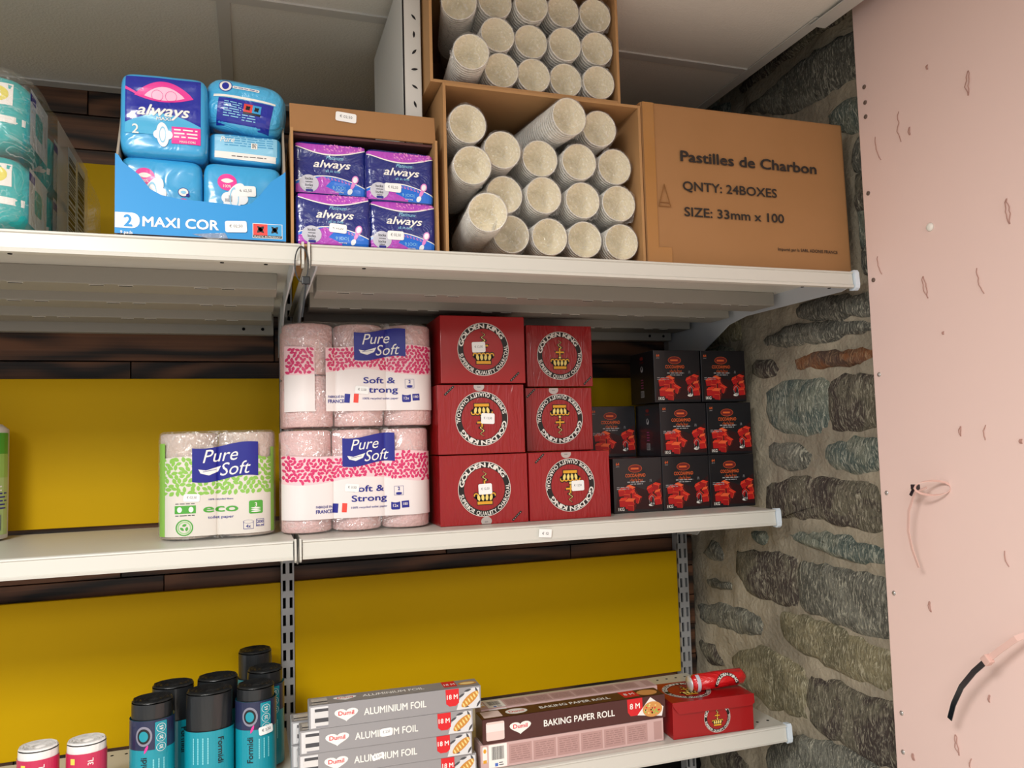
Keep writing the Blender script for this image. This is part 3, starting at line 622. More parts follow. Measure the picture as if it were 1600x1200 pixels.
def plat_art():
    a = Art(); w2, h2 = .0525, .0385
    arcp = lambda y0, sag, n=16: [(-w2 + 2*w2*i/n, y0 - sag*math.sin(PI*i/n)) for i in range(n+1)]
    a.poly([(-w2, h2), ] + arcp(.034, .010) + [(w2, h2)], M_pur, 0)
    R2 = random.Random(5)
    for i in range(46):
        x = R2.uniform(-.01, .047); y = R2.uniform(.028, .039); a.leaf(x, y, R2.uniform(.002, .006), .0018, R2.uniform(0, 3), M_pink2, 1)
    P = arcp(.034, .010); Q = arcp(.0325, .0105); a.raw(P + Q, [(i, i+1, len(P)+i+1, len(P)+i) for i in range(16)], M_white, 1)
    a.text('Platinum', .006, .0185, .0058, M_lblue, 2, shear=.35, w=.026, bold=0); a.text('always', .002, .0085, .0125, M_white, 2, w=.056, bold=.018, shear=.3); a.text('all in one', .003, -.0025, .0045, M_lblue, 2, w=.022, bold=.006)
    up_ = [(-w2 + 2*w2*i/16, -.026 + .016*math.sin(PI*(.12+.88*i/16))) for i in range(17)]
    a.poly(up_ + [(w2, -h2), (-w2, -h2)], M_br, 0); a.raw(up_ + [(x, y-.0016) for x, y in up_], [(i, i+1, 17+i+1, 17+i) for i in range(16)], M_white, 1)
    a.poly([(-w2, -.026), (-.012, -.0115), (.0, -.0185), (-.008, -.027), (.012, -.036), (.012, -h2), (-w2, -h2)], M_pur, 1)
    for i in range(9): a.text('%', -.014 + i*.0052, -.0145 - .0001*i*i, .004, M_pink2, 2)
    a.oval(-.033, -.024, .0145, .0135, M_sil, 3); a.text('locks', -.033, -.0165, .0042, M_black, 4); a.text('wetness', -.033, -.0215, .0024, M_black, 4); a.text('locks', -.033, -.0265, .0042, M_black, 4); a.text('odour', -.033, -.031, .0026, M_black, 4); a.rrect(-.038, -.0368, -.027, -.033, .0015, M_navy, 4)
    a.text('9 |OO|', .012, -.028, .005, M_lblue, 2, bold=0); a.text('extra long', .013, -.0345, .0022, M_white, 2)
    a.oval(.037, -.014, .005, .007, M_pink2, 3, rot=-.3); a.oval(.037, -.014, .0035, .005, M_pads, 4, rot=-.3); a.leaf(.0335, -.023, .018, .0055, 1.15, M_pink2, 2); a.oval(.029, -.033, .0035, .005, M_pads, 3, rot=-.5)
    return a
def plat(x, z, lab, rotz=0, ry=0, y=-.598, st=None, w_=.113, h_=.086):
    t = thing('pad_pack', lab, 'pad pack', (x, y, z), group=G2, rot=(0, ry, rotz))
    bm, F = soft(w_, .10, h_, 14, .0022, 20, x*90+z*50); obj('pouch', bm, M_pl, t); plat_art().build('printed_front', t, F, CUT, step=.0002)
    if st: sticker(t, st[0], 0, st[1], st[2], '€ 02,50', F, w=.026, h=.014)
plat(.042, ZT+.128, 'blue and purple pad pack, upper left of four in the open carton', y=-.585, w_=.112)
plat(.148, ZT+.120, 'blue and purple pad pack, upper right of four in the open carton, with price sticker', 0, .01, st=(-.012, -.018, -.05), w_=.108, h_=.086)
plat(.044, ZT+.044, 'blue and purple pad pack, lower left of four in the open carton, with price sticker', 0, .0, -.602, st=(.006, -.013, -.08), w_=.114, h_=.082)
plat(.151, ZT+.042, 'blue and purple pad pack, lower right of four in the open carton, with price sticker', 0, .01, st=(-.012, -.016, 0), w_=.106, h_=.080)

# ---------------------------------------------------------------- cartons of paper cups
M_cup = mat('white_cup_paper', 'f7f3ea', .5, .3); M_cupin = mat('cream_cup_inside', 'fff6dd', .5, .3); M_cfilm = film_mat('cup_sleeve_film', gloss=.2, haze=.02, scale=70, strength=1, dist=3)
def carton(t, W, H, D, flapless=True, th=.005):
    for sx in (-1, 1):
        bm = nb(); x0 = sx*W/2; box(bm, min(x0, x0-sx*th), max(x0, x0-sx*th), 0, D, 0, H, .0008); obj('side_panel', bm, M_card2, t)
    bm = nb(); box(bm, -W/2+th, W/2-th, 0.001, D, .0003, th); obj('bottom', bm, M_card2, t)
    bm = nb(); box(bm, -W/2+th, W/2-th, D-th, D, th, H); obj('back_panel', bm, M_cardin, t)
    bm = nb(); box(bm, -W/2+th, W/2-th, 0.0, D-th, H-th, H-.0003); obj('top_panel', bm, M_card2, t)
CX, CZ, CR = .396, ZT, .030
c1 = thing('cup_carton', 'lower tan open carton of paper cup sleeves, standing on the top shelf', 'carton', (.397, -.65, ZT)); carton(c1, .356, .2825, .34)
c2 = thing('cup_carton', 'upper tan open carton of paper cup sleeves, stacked on the lower one', 'carton', (.370, -.645, ZT+.2840)); carton(c2, .340, .205, .34)
# one cup, mouth towards -y (lathe along z then turned)
def cup_mesh():
    bm = nb(); lathe(bm, [(.0005, .0595), (.0225, .0595), (.0232, .064), (.0292, .002), (.0302, .0008), (.0302, -.0008), (.0290, -.0012), (.0282, .001), (.0225, .058), (.0005, .0585)], 26, cap=False)
    for f in bm.faces:
        c = f.calc_center_median(); f.normal_update()
        if c.z < .0595 and (math.hypot(c.x, c.y) < .0288 - c.z*.1): f.material_index = 1
    bmesh.ops.recalc_face_normals(bm, faces=bm.faces)
    me = bpy.data.meshes.new('paper_cup'); bm.to_mesh(me); bm.free(); me.materials.append(M_cup); me.materials.append(M_cupin); return me
CUP = cup_mesh()
bm = nb()
for i in range(22): lathe(bm, [(.0262, i*.0075+.002), (.0302, i*.0075+.0011), (.0302, i*.0075-.0011), (.0262, i*.0075-.0018)], 20, cap=False)
lathe(bm, [(.0266, 0), (.0266, .166), (.021, .24), (.001, .24)], 20, cap=False)
REST = bpy.data.meshes.new('nested_cups'); bm.to_mesh(REST); bm.free(); REST.materials.append(M_cup)
def sleeve_mesh(seed):
    bm = nb(); n = 26; rings = []
    prof = [(.002, -.004), (.010, -.0035), (.020, -.0045), (.0285, -.005), (.0316, -.001)] + [(.0312, .012*i) for i in range(1, 20)] + [(.022, .27)]
    for j, (r, z) in enumerate(prof):
        ring = []
        for i in range(n):
            a = 2*PI*i/n; q = noise.noise(Vector((math.cos(a)*2.2, math.sin(a)*2.2, z*60 + seed*7.7)))
            rr = r + (max(0, q)*.0035 if r > .03 else q*.0015); ring.append(bm.verts.new((rr*math.cos(a), rr*math.sin(a), z - (abs(q)*.004 if j < 5 else 0))))
        rings.append(ring)
    for a, b in zip(rings, rings[1:]):
        for i in range(n): bm.faces.new((a[i], a[(i+1) % n], b[(i+1) % n], b[i])).smooth = True
    bm.faces.new(rings[0][::-1])
    # torn frill of film at the mouth
    R3 = random.Random(seed); a0 = R3.uniform(.3, 2.6)
    prev = None
    for i in range(9):
        a = a0 + i*.13; r0 = .031; r1 = .031 + .008*math.sin(PI*i/8)*R3.uniform(.6, 1.2)
        p = bm.verts.new((r0*math.cos(a), r0*math.sin(a), 0)); q = bm.verts.new((r1*math.cos(a), r1*math.sin(a), -.003 - R3.uniform(0, .004)))
        if prev: bm.faces.new((prev[0], p, q, prev[1]))
        prev = (p, q)
    me = bpy.data.meshes.new('film_sleeve'); bm.to_mesh(me); bm.free(); me.materials.append(M_cfilm); return me
SLV = [sleeve_mesh(i) for i in range(4)]
LOW = [(0.260, 2.074), (0.265, 2.004), (0.321, 2.039), (0.325, 1.966), (0.279, 1.918), (0.333, 1.898), (0.391, 2.034), (0.394, 1.969), (0.402, 1.898), (0.431, 2.096), (0.46, 2.032), (0.466, 1.966), (0.468, 1.898), (0.5, 2.094), (0.53, 2.031), (0.534, 1.965), (0.535, 1.896)]
UP = [(0.254, 2.287), (0.318, 2.299), (0.381, 2.299), (0.442, 2.301), (0.502, 2.301), (0.319, 2.238), (0.381, 2.238), (0.442, 2.239), (0.502, 2.239), (0.263, 2.186), (0.324, 2.177), (0.383, 2.177), (0.443, 2.177), (0.502, 2.177)]
YF = {('l', 0): -.648, ('l', 1): -.652, ('l', 4): -.685, ('l', 9): -.668, ('l', 2): -.64, ('u', 9): -.668}
TI = {('l', 0): (.05, -.05), ('l', 1): (.02, .06), ('l', 4): (-.02, .10), ('l', 9): (.04, -.10), ('u', 9): (.0, .1), ('u', 0): (.10, .20)}
proto = None
ROWL = {'l': ['leftmost, just under the carton top', 'second down at the left wall', 'in the second column, high', 'in the second column, third row', 'large protruding, at the bottom left', 'second in the bottom row', 'in the middle of the second row', 'in the middle of the third row', 'in the middle of the bottom row', 'protruding at the top, right of the gap', 'fourth in the second row', 'fourth in the third row', 'fourth in the bottom row', 'at the top right corner', 'at the right end of the second row', 'at the right end of the third row', 'at the bottom right corner'],
        'u': ['tilted at the top left corner', 'second in the top row', 'third in the top row', 'fourth in the top row', 'last in the top row', 'leftmost full one of the middle row', 'second in the middle row', 'third in the middle row', 'at the right end of the middle row', 'protruding at the bottom left', 'second in the bottom row', 'third in the bottom row', 'fourth in the bottom row', 'at the bottom right corner']}
for key, L_ in (('l', LOW), ('u', UP)):
    for i, (x, z) in enumerate(L_):
        y = YF.get((key, i), -.634 + .004*math.sin(i*2.3)); tx, tz = TI.get((key, i), (.012*math.sin(i*5), .012*math.cos(i*3)))
        lab = 'sleeve of paper cups, %s of the %s carton' % (ROWL[key][i], 'lower' if key == 'l' else 'upper')
        if proto is None:
            t = proto = thing('cup_sleeve', lab, 'paper cups')
            for q in range(3): obj('paper_cup', CUP, [], t, (0, .0075*q, 0), (-PI/2, 0, 0))
            r_ = obj('nested_cups', REST, [], t, (0, .0225, 0), (-PI/2, 0, 0)); r_['kind'] = 'stuff'; r_['label'] = 'rims of the cups nested behind'
            obj('film_sleeve', SLV[0], [], t, (0, 0, 0), (-PI/2, 0, 0))
        else: t = copy_tree(proto)
        t['label'] = lab; t['group'] = 'sleeves of paper cups in the %s carton' % ('lower' if key == 'l' else 'upper')
        t.location = (x, y, z); t.rotation_euler = (tx, 0, -tz); k_ = 1.05 if key == 'l' else .985; t.scale = (k_, 1, k_)
        for ch in t.children:
            if ch.name.startswith('film'): ch.data = SLV[(i*3 + (key == 'u')) % 4]
# white carton edge behind the upper one
t = thing('white_carton', 'narrow white printed carton standing left of the upper carton of cups', 'carton', (.180, -.60, ZT+.1825)); 
bm = nb(); box(bm, -.016, .016, 0, .30, 0, .30, .002); obj('carton_body', bm, mat('white_carton_board', 'd8d6d0', .6), t)
a = Art(); [a.leaf(.004, .05+.03*q, .012, .004, 1.2+q*.7, M_black, 0) for q in range(7)]; a.rect(-.0155, .002, -.0125, .298, M_black, 0); a.build('printed_front', t)

# ---------------------------------------------------------------- big charcoal carton
t = thing('large_carton', 'large brown sealed carton printed Pastilles de Charbon, right end of top shelf', 'carton', (.797, -.648, ZT), rotz=0)
bm = nb(); box(bm, -.219, .219, 0, .36, 0, .293, .004)
for v in bm.verts:
    v.co.z += .003*noise.noise(v.co*6); v.co.y += .0015*noise.noise(v.co*9)
for v in bm.verts:
    if v.co.z > .2: v.co.x += -.004 if v.co.x > 0 else -.002
obj('carton_body', bm, M_card, t)
f = lambda u, q, d: Vector((u, -d-.0015, q))
a = Art(); K = mat('carton_black_ink', '2a2420', .6)
for tx in (('Pastilles de Charbon', .001, .200, .020, K, 1, .292, .026), ('QNTY: 24BOXES', -.044, .146, .017, K, 1, .198, .018), ('SIZE: 33mm x 100', -.037, .099, .017, K, 1, .210, .018), ('Importé par la SARL ADONIS FRANCE', .119, .041, .006, K, 1, .134, .016)):
    a = Art(); a.text(*tx); a.build('printed_line', t, f)
a = Art(); a.rect(-.218, .004, -.196, .291, mat('brown_packing_tape', 'a8763c', .18, .6, coat=.6), 0); a.rect(-.196, .004, -.17, .032, mat('brown_packing_tape', 'a8763c'), 0); a.build('packing_tape', t, f)
M_crease = mat('torn_cardboard', '8a5f34', .9); bm = nb()
for p, q in (((-.193, .105), (-.181, .145)), ((-.181, .145), (-.170, .105)), ((-.193, .105), (-.170, .105)), ((-.190, .112), (-.173, .112))):
    strip(bm, [Vector((p[0], -.0022, p[1])), Vector((q[0], -.0030, q[1]))], .0012, .001, Vector((1, 0, .2)))
obj('torn_triangle', bm, M_crease, t)

# ---------------------------------------------------------------- diaper bale at the left
t = thing('bale_bag', 'big clear plastic bag with barcodes around teal diaper packs, far left of top shelf', 'plastic bag', (-.62, -.64, ZT))
bm = nb(); bmesh.ops.create_cube(bm, size=2); bmesh.ops.subdivide_edges(bm, edges=bm.edges[:], cuts=18, use_grid_fill=True)
for v in bm.verts:
    a_, b_, c_ = v.co; n = 9; s = (abs(a_)**n + abs(b_)**n + abs(c_)**n)**(-1/n)
    x, y, z = a_*s*.262, .29 + b_*s*.30, .128 + c_*s*.127
    slope = max(0, (z-.1))*.35*max(0, (y))*1.0
    v.co = Vector((x + .006*noise.noise(Vector((x*12, y*14, z*9))), y + .004*noise.noise(Vector((x*20, z*30, 4))), z - slope + .004*noise.noise(Vector((x*9, y*20, 1)))*(1 if z > .02 else 0)))
for f_ in bm.faces: f_.smooth = True
obj('film', bm, film_mat('bale_film', gloss=.13, haze=.03, scale=14, strength=.8, dist=2), t)
a = Art(); M_lab = mat('pale_blue_label', 'c4d4e2', .4, coat=.3); a.rect(-.10, .01, .13, .20, film_mat('milky_panel', gloss=.1, haze=.3, scale=20), 0)
for yy_, sd in ((-.025, 1), (.045, 2)):
    a.rect(yy_-.006, .035, yy_+.058, .185, M_lab, 1); a.bars(yy_, .045, yy_+.050, .175, M_black, 2, sd, True)
a.build('barcode_label', t, lambda u, q, d: Vector((.2635 + d + .007 - .03*max(0, q-.17), .19 + u, q)))
M_teal = mat('teal_pack_film', '0fb0b0', .3, .5, coat=.5, bump=(25, .5, 3, 1.5)); G3 = 'teal diaper packs inside the clear bag'
M_or = mat('orange_print', 'd07a45', .4, coat=.3); M_yl = mat('yellow_print', 'e3d75a', .4)
def diaper(x, y, z, lab, art=True):
    t = thing('diaper_pack', lab, 'diaper pack', (x, y, z), group=G3); bm, F = soft(.235, .13, .112, 5, .004, 14, x*30+y*20+z*44); obj('pouch', bm, M_teal, t)
    a = Art(); a.rect(-.11, -.012, .112, -.002, M_white, 1, -.06); a.rect(.045, .008, .098, .040, M_white, 1); a.oval(.080, .024, .013, .011, M_yl, 2); a.text('16', .080, .024, .009, M_white, 3); a.lines(.05, .034, .066, 4, .006, M_ink, 2)
    a.oval(.03, -.040, .05, .012, M_or, 1); a.oval(.052, .002, .028, .010, M_or, 0); a.lines(-.02, -.018, .08, 3, .005, mat('dark_teal', '127c7c', .4), 1); a.build('printed_front', t, F, (.01, .01))
    a = Art(); a.rect(-.05, -.04, .05, .04, mat('pale_side_print', 'd3e2e8', .35, coat=.4, bump=(25, .5, 3, 1)), 0); a.rect(-.05, .022, -.02, .034, M_navy, 1); a.build('printed_side', t, lambda u, q, d: Vector((.1145 + d + .0025, u, q)))
for j, (y, wd) in enumerate(((-.57, 'front'), (-.43, 'second'), (-.29, 'third'))):
    for i, z in enumerate((ZT+.062, ZT+.176 - .02*j)):
        diaper(-.487, y, z, 'teal diaper pack in the clear bag, %s of the %s column' % (('bottom', 'top')[i], wd))

# ---------------------------------------------------------------- toilet paper
def roundrect_env(xs_, R, dip):
    def y(x):
        b = 0
        for c in xs_:
            d = abs(x-c)
            if d < R: b = max(b, math.sqrt(R*R-d*d))
        hull = R if xs_[0] <= x <= xs_[-1] else b
        return hull*(1-dip) + b*dip
    return y
def tp_pack(name_lab, loc, nx, R, rh, ny, roll_mat, film_m, art_fn, rotz=0, top_puff=.006, dip=.13, group=None, extra=None):
    t = thing('toilet_paper_pack', name_lab, 'toilet paper', loc, rotz, group)
    xs_ = [(-(nx-1)/2 + i)*2*R for i in range(nx)]
    me = None
    for j in range(2):
        for i in range(nx):
            for k in range(ny):
                if me is None:
                    bm = nb(); lathe(bm, [(.018, .004), (.020, .001), (R-.004, .0008), (R-.0008, .003), (R-.0005, rh/2), (R-.0008, rh-.004), (R-.004, rh-.0008), (.020, rh-.001), (.018, rh-.004)], 28, cap=True)
                    o = obj('toilet_roll', bm, roll_mat, t); me = o.data
                else: o = obj('toilet_roll', me, [], t)
                o.location = (xs_[i], k*2*R, j*(rh+.0005)+.002)
    Hh = 2*rh+.004; env = roundrect_env(xs_, R, dip); X = (nx)*R; dep = (ny-1)*2*R
    # closed film: perimeter loop in (x,y), levels in z
    per = []
    nseg = 26*nx
    for i in range(nseg+1):
        x = -X + 2*X*(.5 - .5*math.cos(PI*i/nseg)) if nx < 3 else -X + 2*X*i/nseg
        per.append((x, -env(x)))
    per += [(x, dep - y) for x, y in reversed(per[1:-1])]
    bm = nb(); rings = []
    levels = [0, .004, .012] + [Hh*k_/14 for k_ in range(1, 14)] + [Hh-.01, Hh-.002, Hh+.0015]
    cy = dep/2
    for li, z in enumerate(levels):
        e = 1.0
        if li == 0 or li == len(levels)-1: e = .93
        elif li in (1, len(levels)-2): e = .985
        ring = []
        for x, y in per:
            q = noise.noise(Vector((x*40, y*30, z*40)))*.0008
            sc = 1 + (.0022+q)/max(.05, math.hypot(x, y-cy))
            ring.append(bm.verts.new((x*sc*e, cy + (y-cy)*sc*e, z + (.0005 if li == 0 else 0))))
        rings.append(ring)
    n = len(per)
    for a, b in zip(rings, rings[1:]):
        for i in range(n): bm.faces.new((a[i], a[(i+1) % n], b[(i+1) % n], b[i])).smooth = True
    bm.faces.new(rings[0][::-1]); bm.faces.new(rings[-1])
    obj('film_wrap', bm, film_m, t)
    def F(u, q, d):
        u = max(-X*.999, min(X*.999, u)); return Vector((u*(1 + .0022/.05*abs(u)/X*.3), -env(u) - .0034 - d, q))
    a = Art(); art_fn(a); a.build('printed_wrap', t, F, (.0025, .03), step=.0002)
    if extra: extra(t, F)
    return t
def logo(a, x, y, s, rot=.02):
    P = []; n = 16
    for i in range(n+1): u = -1 + 2*i/n; P.append((x + u*.044*s, y + .0255*s + .0045*s*math.sin(u*2.2) - .002*s))
    for i in range(n+1): u = 1 - 2*i/n; P.append((x + u*.044*s, y - .0255*s + .0045*s*math.sin(u*2.4) + .001*s))
    a.poly(P, M_navy, 4)
    a.text('Pure', x-.007*s, y+.010*s, .019*s, M_white, 5, w=.048*s, bold=.008, shear=.35, rot=.08); a.text('Soft', x+.013*s, y-.009*s, .019*s, M_white, 5, w=.042*s, bold=.008, shear=.35, rot=.08)
    a.poly([(x-.036*s, y-.010*s), (x-.026*s, y-.012*s), (x-.006*s, y-.006*s), (x-.010*s, y-.014*s), (x-.022*s, y-.019*s), (x-.033*s, y-.016*s)], M_white, 5)
    a.poly([(x-.030*s, y-.0135*s), (x-.012*s, y-.0105*s), (x-.012*s, y-.0112*s), (x-.030*s, y-.0143*s)], M_navy, 6)
def leafband(a, x0, x1, ylo, yhi, m, seed, dens=1, ln=.011, hole=None):
    """leaves on a jittered lattice between two wavy borders"""
    R4 = random.Random(seed); dx = ln*.80; dy = ln*.60; y = -.2; j = 0
    while y < .4:
        x = x0 + (j % 2)*dx/2
        while x < x1:
            px, py = x + R4.uniform(-.2, .2)*dx, y + R4.uniform(-.2, .2)*dy
            if ylo(px)+ln*.28 < py < yhi(px)-ln*.28 and x0+.003 < px < x1-.003 and not (hole and hole[0] < px < hole[2] and hole[1] < py < hole[3]): a.leaf(px, py, ln*R4.uniform(.8, .98), ln*R4.uniform(.48, .58), R4.uniform(0, PI), m, 1)
            x += dx
        y += dy; j += 1
M_green = mat('leaf_green_print', '8cc152', .4, coat=.3); M_dgreen = mat('eco_green_print', '4ea53a', .4, coat=.3); M_pinkr = mat('pink_tissue', 'eec6c3', .85, .15, bump=(160, .3, 3, 0)); M_cyr = mat('pinkish_beige_tissue', 'd3bfb2', .85, .15, bump=(160, .3, 3, 0))
M_rose = mat('rose_print', 'd6336c', .4, coat=.3); M_palew = mat('milky_white_print', 'ede4e2', .4, coat=.3); M_beigew = mat('milky_cream_print', 'dfd8cf', .4, coat=.3)
def eco_art(a):
    X = .098
    P = [(-X + 2*X*i/20, .086 + .008*math.sin(i/20*5+.5)) for i in range(21)]
    T = [(-X + 2*X*i/20, .147 + .004*math.sin(i/20*6)) for i in range(21)]
    a.raw(P + [(-X + 2*X*i/20, .008) for i in range(21)], [(i, i+1, 21+i+1, 21+i) for i in range(20)], M_beigew, 0)
    a.raw(T + P, [(i, i+1, 21+i+1, 21+i) for i in range(20)], M_beigew, 0)
    leafband(a, -X, X, lambda x: .080, lambda x: .150, M_green, 3, ln=.0125, hole=(-.036, .114, .064, .168))
    a.rect(-X, .008, -X+.010, .175, M_green, 2); a.rect(X-.006, .008, X, .165, M_green, 2)
    logo(a, .014, .140, 1.28)
    a.text('eco', .006, .057, .015, M_dgreen, 3, w=.058, bold=.02); a.text('100% recycled fibers', .006, .0725, .003, M_navy, 3, w=.042); a.text('toilet paper', .006, .0405, .0052, M_navy, 3, w=.044)
    a.rrect(.054, .043, .078, .067, .003, M_dgreen, 3); a.text('3', .066, .0595, .008, M_white, 4)
    for i in range(3): a.leaf(.066, .047+.0032*i, .018, .0028, 0, M_white, 4)
    a.rect(-.071, .049, -.036, .063, M_dgreen, 3); a.oval(-.063, .056, .004, .005, M_white, 4); a.oval(-.044, .056, .004, .005, M_white, 4); a.lines(-.07, .0665, -.038, 1, .003, M_black, 3); a.lines(-.07, .0455, -.038, 1, .003, M_black, 3, seed=8)
    a.ring(-.055, .024, .0125, .0145, M_dgreen, 3, 32); a.ring(-.055, .024, .0092, .0112, mat('faint_green_print', '9fcf8c', .4), 3, 32)
    for q in range(3): a.leaf(-.055+.0045*math.cos(q*2.09+1.57), .024+.0045*math.sin(q*2.09+1.57), .008, .0045, q*2.09+.3, M_dgreen, 4)
    a.ring(.053, .029, .0085, .0092, M_navy, 3, 20, ey=.35); a.rect(.0443, .016, .0450, .029, M_navy, 3); a.rect(.0612, .016, .0619, .029, M_navy, 3); a.rect(.0443, .0155, .0619, .0162, M_navy, 3); a.text('4x', .053, .021, .006, M_navy, 3)
    a.ring(.073, .026, .0085, .0095, M_navy, 3, 4, a0=PI/4, a1=PI/4+2*PI); a.text('200', .073, .028, .0055, M_navy, 3); a.lines(.067, .0215, .079, 1, .003, M_navy, 3)
tp_pack('four-roll eco toilet paper pack with green leaves, alone on the middle shelf', (-.135, -.262, ZM), 2, .0505, .0955, 1, M_cyr, film_mat('tissue_film', gloss=.12, haze=.06, scale=25), eco_art, 0, extra=lambda t, F: sticker(t, -.043, 0, .0765, -.05, '€ 02,50', F, w=.027, h=.014))
def pink_art(dx, dz, gap):
    def g(a):
        X = .139
        lo = lambda x: .103 + .006*math.sin(x*28+1.6+dx*20) + dz; hi = lambda x: .153 + .004*math.sin(x*22) + dz
        def band(x0, x1):
            n = 30; P = [(x0 + (x1-x0)*i/n, lo(x0 + (x1-x0)*i/n)) for i in range(n+1)]; T = [(x, hi(x)) for x, _ in P]
            a.raw(P + [(x, .030+dz*.5) for x, _ in P], [(i, i+1, n+1+i+1, n+1+i) for i in range(n)], M_palew, 0); a.raw(T + P, [(i, i+1, n+1+i+1, n+1+i) for i in range(n)], mat('pale_rose_ground', 'f4cdd2', .45, coat=.3), 0)
            leafband(a, x0, x1, lo, hi, M_rose, int(x0*1000)+7, ln=.0100, hole=(-.008+dx, .135+dz, .080+dx, .2))
        if gap: band(-X, -.086); band(-.066, X)
        else: band(-X, X)
        logo(a, .036+dx, .158+dz*.6, 1.12)
        a.text('Soft &', .034+dx, .087+dz, .0120, M_navy, 5, w=.060, bold=.018); a.text('Strong', .036+dx, .069+dz, .0120, M_navy, 5, w=.066, bold=.018)
        a.text('100% recycled toilet paper', .036+dx, .052+dz, .0040, M_navy, 3, w=.068, bold=.01)
        a.text('FABRIQUÉ EN', -.0475+dx, .056+dz, .0045, M_navy, 5, w=.029); a.text('FRANCE', -.0475+dx, .0475+dz, .0068, M_navy, 5, w=.029, bold=.02)
        a.rect(-.032+dx, .044+dz, -.022+dx, .061+dz, M_navy, 3, -.08); a.rect(-.015+dx, .044+dz, -.006+dx, .061+dz, mat('flag_red', 'ea4a3c', .4), 3, -.08)
        a.ring(.092+dx, .080+dz, .0118, .0125, M_navy, 3, 4, a0=PI/4, a1=PI/4+2*PI); a.text('2', .092+dx, .084+dz, .0065, M_navy, 3, bold=.03); a.leaf(.092+dx, .0755+dz, .013, .003, 0, M_navy, 3); a.leaf(.092+dx, .0735+dz, .013, .003, 0, M_navy, 3)
        a.rrect(.077+dx, .044+dz, .094+dx, .060+dz, .003, M_navy, 3); a.oval(.0855+dx, .060+dz, .008, .0025, M_palew, 4); a.text('12x', .0855+dx, .052+dz, .0055, M_palew, 4); a.rect(.097+dx, .047+dz, .111+dx, .060+dz, M_navy, 3, .05); a.text('180', .104+dx, .0545+dz, .005, M_palew, 4)
    return g
G4 = 'large packs of pink toilet paper'
Mpf = film_mat('pink_pack_film', gloss=.12, haze=.05, scale=18, strength=.9, dist=2.5)
tp_pack('lower of two stacked large pink toilet paper packs, standing on the middle shelf', (.118, -.288, ZM), 3, .0472, .0955, 2, M_pinkr, Mpf, pink_art(-.018, -.006, False), 0, dip=.13, group=G4, extra=lambda t, F: sticker(t, -.014, 0, .083, -.1, '€ 3,50', F, w=.026, h=.015))
tp_pack('upper of two stacked large pink toilet paper packs, seam strip visible at its left', (.124, -.288, ZM+.1965), 3, .0482, .0985, 2, M_pinkr, Mpf, pink_art(0.0, .003, True), 0, dip=.13, group=G4, extra=lambda t, F: sticker(t, .001, 0, .071, -.1, '€ 3,50', F, w=.026, h=.015))
# green pack at the left frame edge
t = thing('paper_towel_pack', 'tall green-banded paper towel pack cut off at the left edge, on the middle shelf', 'paper pack', (-.653, -.09, ZM))
bm = nb(); lathe(bm, [(.05, .001), (.062, .004), (.0625, .1), (.062, .212), (.05, .222)], 36, -.0675, 0, sx=1, sy=1); lathe(bm, [(.05, .001), (.062, .004), (.0625, .1), (.062, .212), (.05, .222)], 36, .0675, 0)
obj('paper_roll', bm, mat('towel_white', 'e5e0d6', .8), t)
def cyl_map(cx, cy, R, sx=1, sy=1):
    return lambda u, q, d: Vector((cx + sx*(R+d)*math.sin(u/R), cy - sy*(R+d)*math.cos(u/R), q))
a = Art(); a.rect(-.09, .165, .095, .205, M_dgreen, 0); a.rect(-.09, .012, .095, .165, mat('pale_green_print', 'b6d08a', .4, coat=.3), 0); a.rect(-.09, .120, .095, .165, mat('mid_green_print', '9cc767', .4, coat=.3), 1)
a.bars(.045, .02, .075, .05, M_navy, 2); a.lines(.04, .09, .09, 5, .007, M_navy, 2); a.lines(.05, .103, .075, 2, .007, M_white, 2)
a.build('printed_wrap', t, cyl_map(.0675, 0, .0628), (.01, 0))

